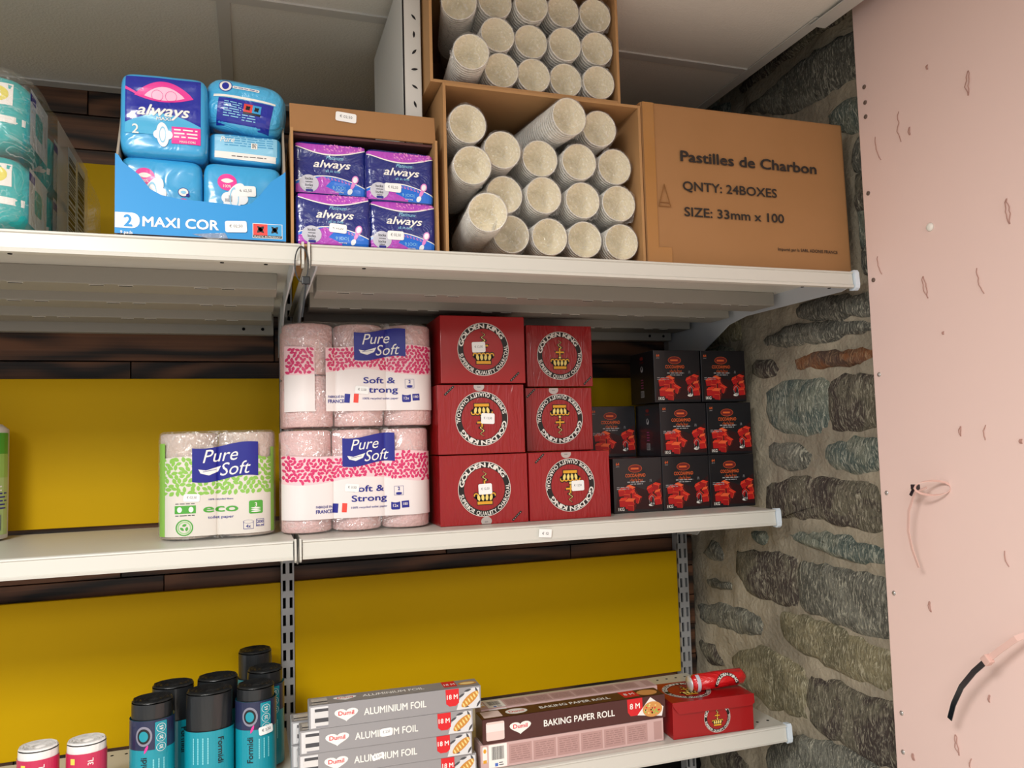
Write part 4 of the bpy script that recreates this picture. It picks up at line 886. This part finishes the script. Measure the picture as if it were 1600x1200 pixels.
# ---------------------------------------------------------------- red charcoal boxes
M_red = mat('red_carton', '9c0f13', .35, .4, coat=.25, bump=(9, .10, 2, 1, (1, 1, .4))); M_redw = mat('red_carton_wrapped', '960f14', .3, .4, coat=.35, bump=(22, .22, 2, 2, (3, 1, .5)))
M_ringw = mat('ring_white', 'e8e4dc', .4); M_ringk = mat('ring_black', '1a1816', .4); M_gold = mat('gold_print', 'e0a22a', .35); M_ltgold = mat('light_gold_print', 'efd77a', .35)
def king_art(s=1, cx=0, cy=0, red=None):
    a = Art(); X = lambda x: cx + x*s; Y = lambda y: cy + y*s
    a.ring(cx, cy, .0525*s, .0535*s, M_ringw, 0, 56); a.ring(cx, cy, .0415*s, .0525*s, M_ringk, 0, 56)
    a.arc('GOLDEN KING', cx, cy, .0472*s, .0092*s, PI*.965, PI*.16, M_ringw, 1, bold=.035, wide=1.05)
    a.arc('SUPERIOR QUALITY CHARCOAL', cx, cy, .0472*s, .0080*s, PI*1.06, PI*2.06, M_ringw, 1, inward=True, bold=.02)
    k, g, l = M_ringk, M_gold, M_ltgold
    a.rect(X(-.0165), Y(-.031), X(.0165), Y(-.0225), k, 1); a.rect(X(-.015), Y(-.0295), X(.015), Y(-.0238), g, 2)
    for i in range(5):
        xx = (-.0175 + i*.00875); a.oval(X(xx), Y(-.012 + .002*(i == 2)), .0058*s, .0068*s, k, 1); a.ring(X(xx), Y(-.0122), .0026*s, .0050*s, g, 2, 16, a0=-.4, a1=PI+.4)
    a.poly([(X(-.020), Y(-.014)), (X(-.0155), Y(-.024)), (X(.0155), Y(-.024)), (X(.020), Y(-.014))], k, 1)
    for i in range(4): xx = -.0125 + i*.0084; a.leaf(X(xx), Y(-.0165), .013*s, .0062*s, PI/2 + xx*-18, l, 3)
    a.oval(X(0), Y(-.004), .0040*s, .0040*s, k, 2); a.oval(X(0), Y(-.004), .0025*s, .0025*s, l, 3)
    a.rect(X(-.003), Y(-.003), X(.003), Y(.018), k, 1); a.rect(X(-.0016), Y(-.002), X(.0016), Y(.017), g, 2); a.poly([(X(-.013), Y(.0105)), (X(.013), Y(.0105)), (X(.008), Y(.003)), (X(-.008), Y(.003))], k, 1); a.rect(X(-.010), Y(.0055), X(.010), Y(.0092), g, 3)
    P = []; Q = []
    for i in range(13):
        v = .015 + .021*i/12; ww = (.0045*(1-i/12) + .0006); c = .0035*math.sin(i*.95); P.append((X(c-ww), Y(v))); Q.append((X(c+ww), Y(v)))
    a.poly(P + Q[::-1], k, 1)
    a.poly([((p[0]*.62+q[0]*.38), p[1]) for p, q in zip(P[:-1], Q[:-1])] + [((q[0]*.62+p[0]*.38), q[1]) for p, q in list(zip(P, Q))[-2::-1]], l, 2)
    return a
def king_box(lab, loc, W, H, flip, film, st=None, seal=None, D=.13, rotz=0):
    t = thing('charcoal_box', lab, 'charcoal box', loc, rotz, 'red charcoal boxes stacked on the middle shelf')
    bm = nb(); box(bm, -W/2, W/2, 0, D, 0, H-.0012, .0012); obj('box_body', bm, M_redw if film else M_red, t)
    s = H/.1365; a = king_art(s)
    a.rect(.052*s, -.0575*s, .078*s, -.0535*s, M_ringk, 0, .75); a.text('· · · · ·', .065*s, -.0555*s, .004*s, M_ringw, 1, w=.02*s, rot=.75, bold=.03)
    a.build('printed_front', t, loc=(0, 0, H/2), flip=-1 if flip else 1)
    if st: sticker(t, st[0], 0, H/2 + st[1], st[2], '€ 12,50', w=.028, h=.021)
    if seal:
        a = Art(); a.oval(seal[0], seal[1], .011, .009, mat('foil_seal', 'b9b4b0', .3, .5, .5), 1); a.text('***', seal[0], seal[1]-.002, .004, M_ink, 2)
        a.build('round_seal', t, lambda u, q, d: Vector((u, -d-.0006, min(q, H-.002) if q > H/2 else max(q, .001))), (0, .002))
YK = -.345; S_ = .1393
king_box('red charcoal box at top left of the stack, sticker left of its crown', (.3665, YK, ZM+2*S_+.0008), .176, S_-.003, False, False, (-.010, .004, .05))
king_box('red upside-down charcoal box in the middle of the left column', (.3600, YK, ZM+S_), .179, S_-.001, True, True, (.012, .000, -.05), (-.005, S_-.006))
king_box('red charcoal box at the bottom of the left column, sticker over its crown', (.3620, YK, ZM), .181, S_-.001, False, True, (.001, .000, .03), (.002, .006))
king_box('red charcoal box at top right of the stack, set back, without sticker', (.5575, YK+.065, ZM+2*S_-.002), .152, .1330, False, True)
king_box('red upside-down charcoal box in the middle right, set back, without sticker', (.5530, YK+.065, ZM+S_-.0005), .152, .1360, True, True, None, (-.013, .130))
king_box('red upside-down charcoal box at bottom right of the stack, sticker beside its stem', (.5455, YK, ZM), .179, S_-.001, True, True, (.016, -.002, .02), (-.008, S_-.006))
# price tag hanging on the rail below
t = thing('price_tag', 'small curled price tag on the front rail under the red boxes', 'price tag', (.462, YM-.006, ZM-.017))
a = Art(); a.rrect(-.013, -.008, .013, .008, .002, M_price, 0); a.text('€ 12', 0, 0, .005, M_ink, 1); 
bm = nb(); box(bm, -.013, .013, -.0004, .0002, -.008, .008); obj('paper', bm, M_price, t, (0, -.0003, 0), (.1, .08, 0)); a.build('printed_price', t, rot=(.1, .08, 0), loc=(0, -.0008, 0))

# ---------------------------------------------------------------- black coconut charcoal boxes
M_bk = mat('black_carton', '16151a', .35, .45, coat=.3); M_cr = [mat('coal_dark', '5a0f10', .5), mat('coal_red', 'b5191a', .45), mat('coal_bright', 'dc3420', .45), mat('coal_orange', 'ee6236', .45), mat('coal_crimson', 'a31418', .45)]
M_orp = mat('orange_lettering', 'd9622e', .4); M_gy = mat('grey_lettering', 'a5a2a4', .5); M_oxr = mat('oxblood_oval', '6e1f1c', .5)
def coco_art(W, H):
    a = Art(); LY = [0]
    def cube(cx, cy, s, rot, top, side, edge):
        c, n = math.cos(rot), math.sin(rot)
        def T(x, y): return (cx + (x*c - y*n)*s, cy + (x*n + y*c)*s)
        a.poly([T(-1, -.7), T(.5, -.9), T(.55, .45), T(-.95, .6)], side, LY[0]); a.poly([T(-.95, .6), T(.55, .45), T(1.0, .85), T(-.4, 1.0)], top, LY[0]); a.poly([T(.5, -.9), T(1, -.45), T(1.0, .85), T(.55, .45)], M_cr[0], LY[0])
        a.poly([T(-.95, .6), T(.55, .45), T(.56, .36), T(-.95, .5)], edge, LY[0]+.5); a.poly([T(.5, -.9), T(.58, -.86), T(.6, .45), T(.52, .45)], edge, LY[0]+.5)
    a.poly([(-W/2+.004, -H/2+.006), (-W/2+.010, -.006), (-.018, .004), (-.002, -.004), (.02, -.012), (.035, .0), (W/2-.003, .014), (W/2-.002, -H/2+.004)], mat('coal_haze', '2e0a0c', .5), 0)
    for cx, cy, s, r, t_, sd in ((-.038, -.014, .010, .2, 2, 1), (-.020, -.010, .011, -.3, 3, 1), (-.012, -.020, .010, .6, 2, 1), (-.026, -.024, .010, .0, 1, 4), (-.004, -.030, .010, -.4, 2, 1), (-.036, -.036, .011, .1, 2, 1), (-.020, -.040, .013, .05, 3, 1), (-.018, -.047, .009, 0, 1, 4), (.030, -.010, .009, .5, 2, 1), (.044, -.006, .010, -.2, 2, 4), (.048, -.020, .009, .3, 3, 1), (.034, -.028, .010, .9, 1, 4), (.048, -.036, .010, .2, 2, 1)):
        LY[0] += 1; cube(cx, cy, s, r, M_cr[t_], M_cr[sd], M_cr[3])
    a.oval(0-.006, .036, .0165, .0085, M_orp, 1, rot=0); a.oval(-.006, .036, .0157, .0078, M_oxr, 2); a.lines(-.0165, .036, .0045, 1, .0048, M_orp, 3, .8, 2)
    a.text('COCOAHMAD', -.006, .0215, .0075, M_orp, 3, w=.048, bold=.018); a.text('كوكو أحمد', -.004, .0125, .006, M_orp, 3, w=.030, bold=.01)
    a.lines(-.026, .0070, .018, 1, .0036, M_gy, 3, .6); a.lines(-.019, .0025, .011, 1, .0032, M_gy, 3, .6, 7)
    a.text('64', -.048, .047, .0060, M_orp, 3, bold=.02); a.text('pieces', -.048, .0415, .0022, M_gy, 3); a.lines(-.052, -.0035, -.022, 2, .0036, M_gy, 17)
    a.text('1KG', -.043, -.050, .0068, M_ringw, 16, w=.014, bold=.02)
    a.oval(.030, -.044, .0065, .0028, M_ringw, 16); a.oval(.033, -.042, .004, .004, M_ringw, 16); a.leaf(.034, -.034, .018, .006, 1.4, M_bk, 17); a.ring(.031, -.034, .0055, .0062, M_gy, 18, 16, ey=1.6)
    for q in (-.0015, .0015): a.rect(.030+q-.0004, .006, .030+q+.0004, .012, M_gy, 17, q*80)
    return a
CW, CH = .1175, .1145
proto = None; R = random.Random(8)
COCO = [(.722, -.303, ZM, 'black coconut charcoal box at the left of the bottom row'), (.841, -.303, ZM, 'black coconut charcoal box in the middle of the bottom row'), (.960, -.303, ZM, 'black coconut charcoal box at the right of the bottom row by the stone wall'),
        (.848, -.290, ZM+.1185, 'black coconut charcoal box, second tier, left of the front pair'), (.967, -.292, ZM+.1185, 'black coconut charcoal box, second tier, right end by the stone wall'),
        (.840, -.286, ZM+.239, 'black coconut charcoal box, top tier, left of the pair'), (.961, -.286, ZM+.239, 'black coconut charcoal box, top tier, right end by the stone wall'),
        (.7275, -.176, ZM+.1185, 'black coconut charcoal box set back in second tier beside the red boxes'), (.7255, -.174, ZM, 'black coconut charcoal box hidden behind the left of the bottom row')]
for i, (x, y, z, lab) in enumerate(COCO):
    if proto is None:
        t = proto = thing('charcoal_box', lab, 'charcoal box', (x, y, z))
        bm = nb(); box(bm, -CW/2, CW/2, 0, .117, 0, .1178, .0009); obj('box_body', bm, M_bk, t)
        coco_art(CW, CH).build('printed_front', t, loc=(0, 0, .059), step=.00006)
        a = Art(); a.text('COCOAHMAD', 0, .036, .004, M_oxr, 0, w=.02); a.oval(0, .045, .008, .004, M_oxr, 0); a.oval(0, .020, .006, .007, M_gy, 0); a.leaf(.0, .022, .012, .005, 1, M_bk, 1); a.lines(-.006, -.005, .006, 4, .006, mat('magenta_text', '8a3a66', .5), 0); a.rect(-.008, -.045, .008, -.030, M_gy, 0); a.bars(-.007, -.044, .007, -.031, M_bk, 1)
        a.build('printed_side', t, lambda u, q, d: Vector((-CW/2 - d, .058 - u, q + .059)))
    else:
        t = copy_tree(proto); t.location = (x, y, z)
    t['label'] = lab; t['group'] = 'black coconut charcoal boxes'; t.rotation_euler = (0, 0, R.uniform(-.012, .006) if i not in (0, 1, 2, 8, 7) else 0)

# ---------------------------------------------------------------- bottom shelf: bin bag rolls
M_bag = mat('black_bin_bag', '202224', .3, .5, coat=.3, bump=(14, .3, 3, 1, (2, 2, .3))); M_tl = mat('teal_label', '0f94a6', .35, coat=.5); M_tln = mat('navy_label', '232a4c', .35, coat=.5); M_ltl = mat('light_teal_print', '7fd2dc', .35, coat=.3)
def spiral_top(bm, rx, ry, z, n=26, mi=0):
    prev = None
    rings = [(1, 0), (.93, .004), (.86, -.002), (.78, .003), (.70, -.002), (.60, .002), (.5, -.003), (.38, .001), (.25, -.004), (.1, -.006)]
    last = None
    for k, (s, dz) in enumerate(rings):
        r = [bm.verts.new((rx*s*math.cos(2*PI*i/n + .2*k) + .002*noise.noise(Vector((k, i*.3, 1))), ry*s*math.sin(2*PI*i/n + .2*k), z + dz + .0015*noise.noise(Vector((i*.4, k, 5))))) for i in range(n)]
        if last:
            for i in range(n): f = bm.faces.new((last[i], last[(i+1) % n], r[(i+1) % n], r[i])); f.smooth = True; f.material_index = mi
        last = r
    bm.faces.new(last).material_index = mi
def bag_roll(lab, x, y, rx, ry, h, lab_top, kind='a', rotz=0, tilt=0):
    t = thing('bin_bag_roll', lab, 'bin bags', (x, y, ZB), group='black bin bag rolls with teal wrappers', rot=(0, tilt, rotz))
    bm = nb(); lathe(bm, [(.9, .0005), (.97, .003), (1, .02), (1, h*.5), (1, h-.012), (.985, h-.002)], 30, 0, 0, False, rx, ry); spiral_top(bm, rx*.985, ry*.985, h, 30)
    bmesh.ops.remove_doubles(bm, verts=bm.verts, dist=.0002)
    for v in bm.verts:
        if abs(v.co.x) > rx*.9 or abs(v.co.y) > ry*.9: v.co.x += .0012*noise.noise(v.co*40); v.co.y += .0012*noise.noise(v.co*40 + Vector((3, 0, 0)))
    obj('bag_roll', bm, M_bag, t)
    f = lambda u, q, d: Vector(((rx+.0016+d*3)*math.sin(u/rx), -(ry+.0016+d*3)*math.cos(u/rx), q))
    a = Art(); U = rx*2.2; a.rect(-U, .004, U, lab_top, M_tl, 0)
    if kind == 'a':
        a.rect(-U, lab_top-.05, U, lab_top, M_tln, 1); a.oval(-.010, lab_top-.026, .013, .017, mat('photo_grey', '8d8b9b', .4), 2); a.oval(-.010, lab_top-.026, .010, .013, M_bk, 3); a.oval(-.010, lab_top-.026, .007, .009, M_tl, 4); a.leaf(-.006, lab_top-.048, .016, .004, 1.2, M_mag, 3)
        a.rrect(.007, lab_top-.058, .026, lab_top-.003, .002, M_tl, 3)
        for i, s in enumerate(('65', '20', '30')): a.ring(.0165, lab_top-.014-.0165*i, .0068, .0074, M_white, 4, 20); a.text(s, .0165, lab_top-.014-.0165*i, .006, M_white, 4, rot=PI/2, w=.007)
        a.text('Formidi', -.010, lab_top-.085, .010, M_bk, 3, rot=PI/2, w=.045); 
        for i in range(3): a.lines(.004+.008*i, lab_top-.068, .006+.008*i, 9, .004, M_ltl, 3, .9, i)
    else:
        for i in range(4): a.lines(-.026+.008*i, lab_top-.012, -.024+.008*i, 11, .0042, M_ltl, 3, .9, i)
        a.text('Formidi', .020, lab_top-.035, .010, M_bk, 3, rot=-PI/2, w=.045)
    a.build('paper_label', t, f, (.005, 0))
    if 'price sticker' in lab: sticker(t, .016, 0, lab_top-.052, .1, '€ 2,50', f, w=.024, h=.015)
    return t
bag_roll('black bin bag roll, front left of the seven', -.247, -.262, .0345, .030, .168, .140, 'a')
bag_roll('wide black bin bag roll, front centre, label on its lower half only', -.151, -.262, .040, .030, .172, .108, 'b')
bag_roll('black bin bag roll with price sticker, front right of the seven', -.070, -.262, .0335, .030, .172, .150, 'a')
bag_roll('black bin bag roll standing right behind the front left one', -.218, -.195, .037, .028, .172, .112, 'b')
bag_roll('black bin bag roll standing behind the wide front centre one', -.139, -.195, .037, .028, .176, .12, 'b')
bag_roll('black bin bag roll in the middle of the right column', -.052, -.190, .033, .030, .180, .155, 'a')
bag_roll('black bin bag roll at the back right, touching the yellow panel', -.070, -.085, .033, .030, .192, .14, 'b')
M_wbag = mat('white_bin_bag', 'ece9e6', .4, .4, bump=(14, .4, 3, 1, (2, 2, .3))); M_crm = mat('crimson_label', 'c52a55', .35, coat=.5)
for x, lab in ((-.424, 'white bin bag roll with crimson label, at the far left'), (-.350, 'white bin bag roll with crimson label, right of its twin')):
    t = thing('bin_bag_roll', lab, 'bin bags', (x, -.275, ZB), group='small white bin bag rolls')
    bm = nb(); lathe(bm, [(.9, .0005), (.97, .003), (1, .02), (1, .10), (.985, .113)], 26, 0, 0, False, .031, .026); spiral_top(bm, .0305, .0255, .115, 26); obj('bag_roll', bm, M_wbag, t)
    a = Art(); a.rect(-.05, .004, .05, .101, M_crm, 0); a.rect(-.022, .084, -.014, .094, M_yl, 1); a.text('3L', .010, .087, .009, M_white, 1, rot=PI/2); a.build('paper_label', t, lambda u, q, d: Vector(((.0318+d)*math.sin(u/.031), -(.0268+d)*math.cos(u/.031), q)), (.005, 0))

# foil boxes
M_foil = mat('foil_box_grey', '9d9c9f', .35, .5, .25, coat=.3); M_foilw = mat('foil_box_edge', 'd9d9da', .4); M_roll = mat('foil_roll_print', 'e8e8ea', .25, .5, .5); M_dk = mat('dark_grey_print', '4b4b4f', .4); M_redp = mat('red_flag_print', 'd8242b', .4); M_pot = mat('potato_print', 'c98b3c', .5); M_pot2 = mat('potato_light', 'f1d58b', .5)
def heart(a, x, y, s, name='Dumil'):
    P = []
    for i in range(28):
        t_ = 2*PI*i/28; P.append((x + s*1.25*(.0165*math.sin(t_)**3)*1.0, y + s*.0012*(11*math.cos(t_) - 4*math.cos(2*t_) - 1.6*math.cos(3*t_) - .6*math.cos(4*t_))*.78))
    a.poly(P, M_white, 3); a.text(name, x, y+.002*s, .0075*s, M_redp, 4, w=.027*s, bold=.02)
def foil_art():
    a = Art(); W, H = .308, .0405
    a.rect(-.154, 0, .154, H-.0006, M_foil, 0); a.rect(-.152, .002, -.122, H-.003, M_foilw, 1)
    a.rrect(-.147, .002, -.122, .034, .003, M_roll, 2); a.rect(-.145, .029, -.122, .034, M_dk, 3); a.rect(-.145, .011, -.122, .018, M_dk, 3); a.rect(-.143, .002, -.122, .005, mat('mid_grey', '8d8d92', .4), 3)
    heart(a, -.091, .020, 1); a.text('ALUMINIUM FOIL', -.004, .020, .0125, M_white, 3, w=.112, bold=.018)
    a.poly([(.088, H-.001), (.113, H-.001), (.113, .014), (.107, .009), (.095, .009), (.089, .014)], M_redp, 3); a.text('18 M', .1005, .026, .0085, M_white, 4, w=.020, bold=.02)
    a.poly([(.108, .001), (.114, .020), (.126, .033), (.140, .038), (.152, .037), (.153, .001)], M_foilw, 2)
    for i, (x, y, r) in enumerate(((.118, .026, .5), (.130, .034, .2), (.147, .032, 2), (.150, .008, 1), (.125, .006, 3))): a.leaf(x, y, .014, .004, r, M_dk, 3)
    a.oval(.134, .018, .020, .0075, M_pot, 4, rot=.65)
    for i in range(6): a.leaf(.122+.005*i, .0085+.0038*i, .010, .003, 2.1, M_pot2, 5)
    return a
def long_box(name, lab, cat, loc, W, D, H, body, arts, rotz=0, group=None):
    t = thing(name, lab, cat, loc, rotz, group); bm = nb(); box(bm, -W/2, W/2, 0, D, 0.0003, H-.0005, .0009); obj('box_body', bm, body, t)
    return t
FO = [(.172, -.403, 3, .018, 'topmost aluminium foil box of the stack'), (.156, -.402, 2, .022, 'second aluminium foil box from the top, price sticker over its lettering'), (.154, -.400, 1, .020, 'third aluminium foil box from the top'), (.162, -.399, 0, .012, 'aluminium foil box at the bottom of the stack')]
proto = None
for i, (x, y, k, rz, lab) in enumerate(FO):
    loc = (x, y, ZB + .0408*k)
    if proto is None:
        t = proto = long_box('foil_box', lab, 'foil box', loc, .310, .0435, .0405, mat('foil_body', 'a9a8aa', .4), None, -rz)
        foil_art().build('printed_front', t)
        a = Art(); a.rect(-.154, .0005, .154, .043, M_foil, 0); a.rect(-.150, .006, -.122, .036, M_roll, 1); a.rect(-.150, .012, -.122, .018, M_dk, 2); heart(a, -.091, .022, 1); a.text('ALUMINIUM FOIL', -.004, .022, .0125, M_white, 3, w=.112, bold=.018); a.rect(.088, .01, .113, .043, M_redp, 2); a.text('18 M', .1005, .024, .010, M_white, 3, w=.020); a.oval(.134, .02, .018, .010, M_pot, 3); a.oval(.134, .02, .014, .006, M_pot2, 4)
        a.build('printed_top', t, lambda u, q, d: Vector((u, q, .0402 + d)))
    else: t = copy_tree(proto); t.location = loc; t.rotation_euler = (0, 0, -rz)
    t['label'] = lab; t['group'] = 'stacked aluminium foil boxes'
    if i == 1: sticker(t, -.005, 0, .020, .04, '€ 2,50', w=.021, h=.014)
    if i == 2: sticker(t, -.018, 0, .020, .25, '€ 2,50', w=.022, h=.010)
for k in range(3):
    t = copy_tree(proto); t.location = (.145, -.345, ZB + .0408*k); t.rotation_euler = (0, 0, 0)
    t['label'] = 'aluminium foil box in the hidden rear row, ' + ('at its bottom', 'in its middle', 'at its top')[k]; t['group'] = 'stacked aluminium foil boxes'

# baking paper boxes
M_bp = mat('brown_baking_print', '4a2320', .35, .4, coat=.3); M_bpk = mat('pale_pink_board', 'cfaeaa', .5); M_bpk2 = mat('dusty_pink_panel', 'b9948f', .5); M_piz = mat('pizza_print', 'd99a54', .5); M_bluel = mat('blue_mark', '4a6fc0', .5)
def panel_art(W, H):
    a = Art(); a.rect(-W/2+.0008, .001, W/2-.0008, H-.001, M_bpk, 0)
    a.rect(-W/2+.016, .002, -W/2+.052, H-.002, M_white, 1); a.bars(-W/2+.022, H*.35, -W/2+.046, H-.006, M_black, 2, 4); a.rect(-W/2+.028, .004, -W/2+.034, .010, M_bluel, 2); a.lines(-W/2+.036, .010, -W/2+.046, 2, .004, M_ink, 2)
    a.rrect(-W/2+.004, .012, -W/2+.013, H-.004, .003, M_white, 1); a.oval(-W/2+.0085, H-.012, .003, .004, M_gold, 2); a.rect(-W/2+.005, .012, -W/2+.012, .018, M_gold, 2)
    x = -W/2+.056; i = 0
    while x < W/2-.04:
        a.rect(x, .005, x+.046, H-.006, M_bpk2, 1); a.lines(x+.004, H-.011, x+.042, int((H-.016)/.004), .004, mat('text_on_pink', '9c7a76', .5), 2, .35, i); x += .0495; i += 1
    a.rect(W/2-.022, .005, W/2-.004, H-.006, M_bpk2, 1)
    return a
def baking_art():
    a = Art(); W, H = .386, .0462
    a.rect(-.193, .0005, .193, H-.0005, M_bp, 0); a.rrect(-.186, .006, -.150, .040, .003, mat('paper_roll_print', 'e6cfc8', .45), 1); a.rect(-.186, .022, -.150, .036, mat('paper_roll_light', 'f2e3df', .45), 2)
    heart(a, -.118, .024, 1.05); a.text('BAKING PAPER ROLL', .005, .024, .0125, M_white, 3, w=.150, bold=.02)
    a.poly([(.108, H-.001), (.142, H-.001), (.142, .020), (.135, .012), (.115, .012), (.109, .020)], M_redp, 2); a.text('8 M', .125, .031, .011, M_white, 3, w=.022, bold=.02)
    a.poly([(.130, .012), (.160, .044), (.189, .022), (.185, .004)], M_white, 3); a.oval(.164, .020, .022, .015, M_piz, 4)
    R6 = random.Random(2)
    for i in range(26): an, r = R6.uniform(0, 6.28), R6.uniform(0, .9); a.oval(.164 + .019*r*math.cos(an), .020 + .012*r*math.sin(an), .002, .0016, R6.choice((M_redp, M_green, M_pot2)), 5, 8)
    return a
GB = 'baking paper boxes'
t = long_box('baking_paper_box', 'brown baking paper box on top of the front pair', 'baking paper box', (.5265, -.388, ZB+.0465), .386, .0455, .0462, M_bp, None, -.0, GB); baking_art().build('printed_front', t)
a = Art(); a.rect(-.192, .001, .192, .0445, M_bp, 0); a.rrect(-.187, .006, -.150, .040, .002, mat('paper_roll_print', 'e6cfc8'), 1); a.oval(-.118, .022, .022, .014, M_white, 2); a.text('Dumil', -.118, .022, .010, M_redp, 3, w=.03); a.text('BAKING PAPER ROLL', .005, .022, .0125, M_white, 3, w=.150, bold=.02); a.rect(.108, .008, .142, .044, M_redp, 1); a.text('8 M', .125, .026, .012, M_white, 3, w=.022); a.oval(.164, .022, .022, .016, M_piz, 2)
a.build('printed_top', t, lambda u, q, d: Vector((u, q, .0458 + d)))
def pk_box(lab, loc, rz=0):
    t = long_box('baking_paper_box', lab, 'baking paper box', loc, .386, .0455, .0462, M_bpk, None, rz, GB); panel_art(.386, .0462).build('printed_front', t); panel_art(.386, .0445).build('printed_top', t, lambda u, q, d: Vector((u, q, .0458 + d)))
pk_box('pale pink side-printed baking paper box at the bottom of the front pair', (.522, -.386, ZB))
pk_box('pale pink baking paper box at the top, behind the brown one', (.540, -.333, ZB+.0465), .0)
pk_box('pale pink baking paper box at the bottom of the rear pair', (.540, -.333, ZB))

# open red box with roll on it
t = thing('charcoal_box', 'opened red charcoal box on the bottom shelf with a red roll lying on its lid', 'charcoal box', (.8255, -.398, ZB), -.06)
bm = nb(); W, H, D = .184, .070, .122; box(bm, -W/2, W/2, 0, D, 0.0003, H, .001); obj('box_body', bm, M_red, t)
king_art(.56, 0, 0).build('printed_front', t, loc=(.008, 0, .034))
bm = nb(); Pf = [(-W/2-.001, .0), (W/2+.001, .0), (W/2+.001, -.018), (W/2-.006, -.023), (-W/2+.012, -.023), (-W/2-.001, -.006)]
A_ = [bm.verts.new((x, -.0035, z)) for x, z in Pf]; B_ = [bm.verts.new((x, -.0022, z)) for x, z in Pf]; bm.faces.new(A_); bm.faces.new(B_[::-1])
for i in range(6): bm.faces.new((A_[i-1], A_[i], B_[i], B_[i-1]))
bmesh.ops.recalc_face_normals(bm, faces=bm.faces); lid = obj('lid_flap', bm, M_red, t, (0, 0, H+.004), (-.1, 0, 0))
bm = nb(); box(bm, -W/2-.001, W/2+.001, -.003, D, H+.001, H+.0035, .0006); obj('lid', bm, M_red, t)
king_art(.95).build('printed_lid', t, lambda u, q, d: Vector((u-.028, .062+q, H+.0036+d)))
t = thing('charcoal_roll', 'red foil-wrapped charcoal tablet roll lying on the opened red box', 'charcoal roll', (.868, -.350, ZB+.0755+.0175), rot=(0, -.03, -.05))
bm = nb(); prof = [(.003, -.066), (.009, -.064), (.0125, -.060), (.0172, -.055), (.0178, 0), (.0172, .055), (.0125, .060), (.009, .064), (.003, .066)]
lathe(bm, prof, 24); bmesh.ops.rotate(bm, verts=bm.verts, matrix=Matrix.Rotation(PI/2, 3, 'Y'))
for v in bm.verts: v.co += Vector((0, 1, 1))*.0012*noise.noise(v.co*70)
obj('wrapped_roll', bm, mat('red_glossy_wrap', 'd31a20', .2, .6, coat=.7, bump=(40, .6, 3, 1.5, (.4, 1, 1))), t)
a = Art(); r0 = .018; a.rect(-.056, -.022, -.048, .022, M_sil, 0)
a.ring(.012, -.012, .022, .029, M_ringk, 0, 40, a0=.15, a1=PI-.15); a.arc('GOLDEN KING', .012, -.012, .0255, .0058, PI-.3, .3, M_ringw, 1, bold=.035)
a.build('printed_wrap', t, lambda u, q, d: Vector((u, -(r0+.0012+d)*math.cos(q/r0), (r0+.0012+d)*math.sin(q/r0))), (.01, .004))
bm = nb(); lathe(bm, [(.0165, 0), (.0165, .0012), (.004, .003)], 20); obj('foil_end', bm, M_roll, t, (-.0655, 0, 0), (0, -PI/2, 0))

# ---------------------------------------------------------------- cable ties on the pink board
M_tiep = mat('pink_painted_tie', 'dcb5aa', .4); M_tieb = mat('black_tie_glossy', '141a20', .2, .6, coat=.5)
t = thing('cable_tie', 'thin pink-painted cable tie looped through the pink board, tail hanging down', 'cable tie', (1.02, -.842, 1.46))
bm = nb(); pts = []
for i in range(17):
    a_ = 2*PI*i/16; pts.append(Vector((-.022 + .024*math.cos(a_), .020 - .030*math.sin(a_)*.0 + .0, 0)) + Vector((0, .012*math.cos(a_+PI)*1.2, .012*math.sin(a_))))
strip(bm, pts, .0042, .0012, Vector((1, 0, .3))); obj('loop', bm, M_tiep, t)
bm = nb(); strip(bm, [Vector((-.02, .034, .0)), Vector((-.03, .050, -.008)), Vector((-.034, .062, -.040)), Vector((-.034, .066, -.075)), Vector((-.032, .062, -.105)), Vector((-.028, .054, -.135))], .0045, .0013, Vector((0, 1, .2))); obj('tail', bm, M_tiep, t)
bm = nb(); box(bm, -.034, -.024, .044, .055, -.004, .005, .001); obj('locking_head', bm, M_tieb, t); bm = nb(); strip(bm, [Vector((-.030, .050, .0)), Vector((-.032, .058, -.014))], .005, .002, Vector((0, 1, 0))); obj('tie_end', bm, M_tieb, t)
t = thing('cable_tie', 'wide cable tie with glossy black tail, low on the pink board at the right edge', 'cable tie', (1.02, -.985, 1.26))
P5 = [Vector((-.0, -.012, .0)), Vector((-.02, .0, .002)), Vector((-.034, .020, -.012)), Vector((-.040, .044, -.034)), Vector((-.044, .062, -.052))]
bm = nb(); strip(bm, P5, .0085, .0014, Vector((0, .5, .7))); obj('band', bm, M_tiep, t)
bm = nb(); strip(bm, [P5[-1], Vector((-.046, .085, -.075)), Vector((-.046, .110, -.105)), Vector((-.043, .130, -.138)), Vector((-.040, .142, -.165))], .0085, .0014, Vector((0, .7, .5))); obj('tail', bm, M_tieb, t, (0, 0, 0)); 
bm = nb(); box(bm, -.049, -.038, -.007, .007, -.006, .006, .0015); obj('locking_head', bm, M_tiep, t, (0, .062, -.052), (.8, 0, 0))
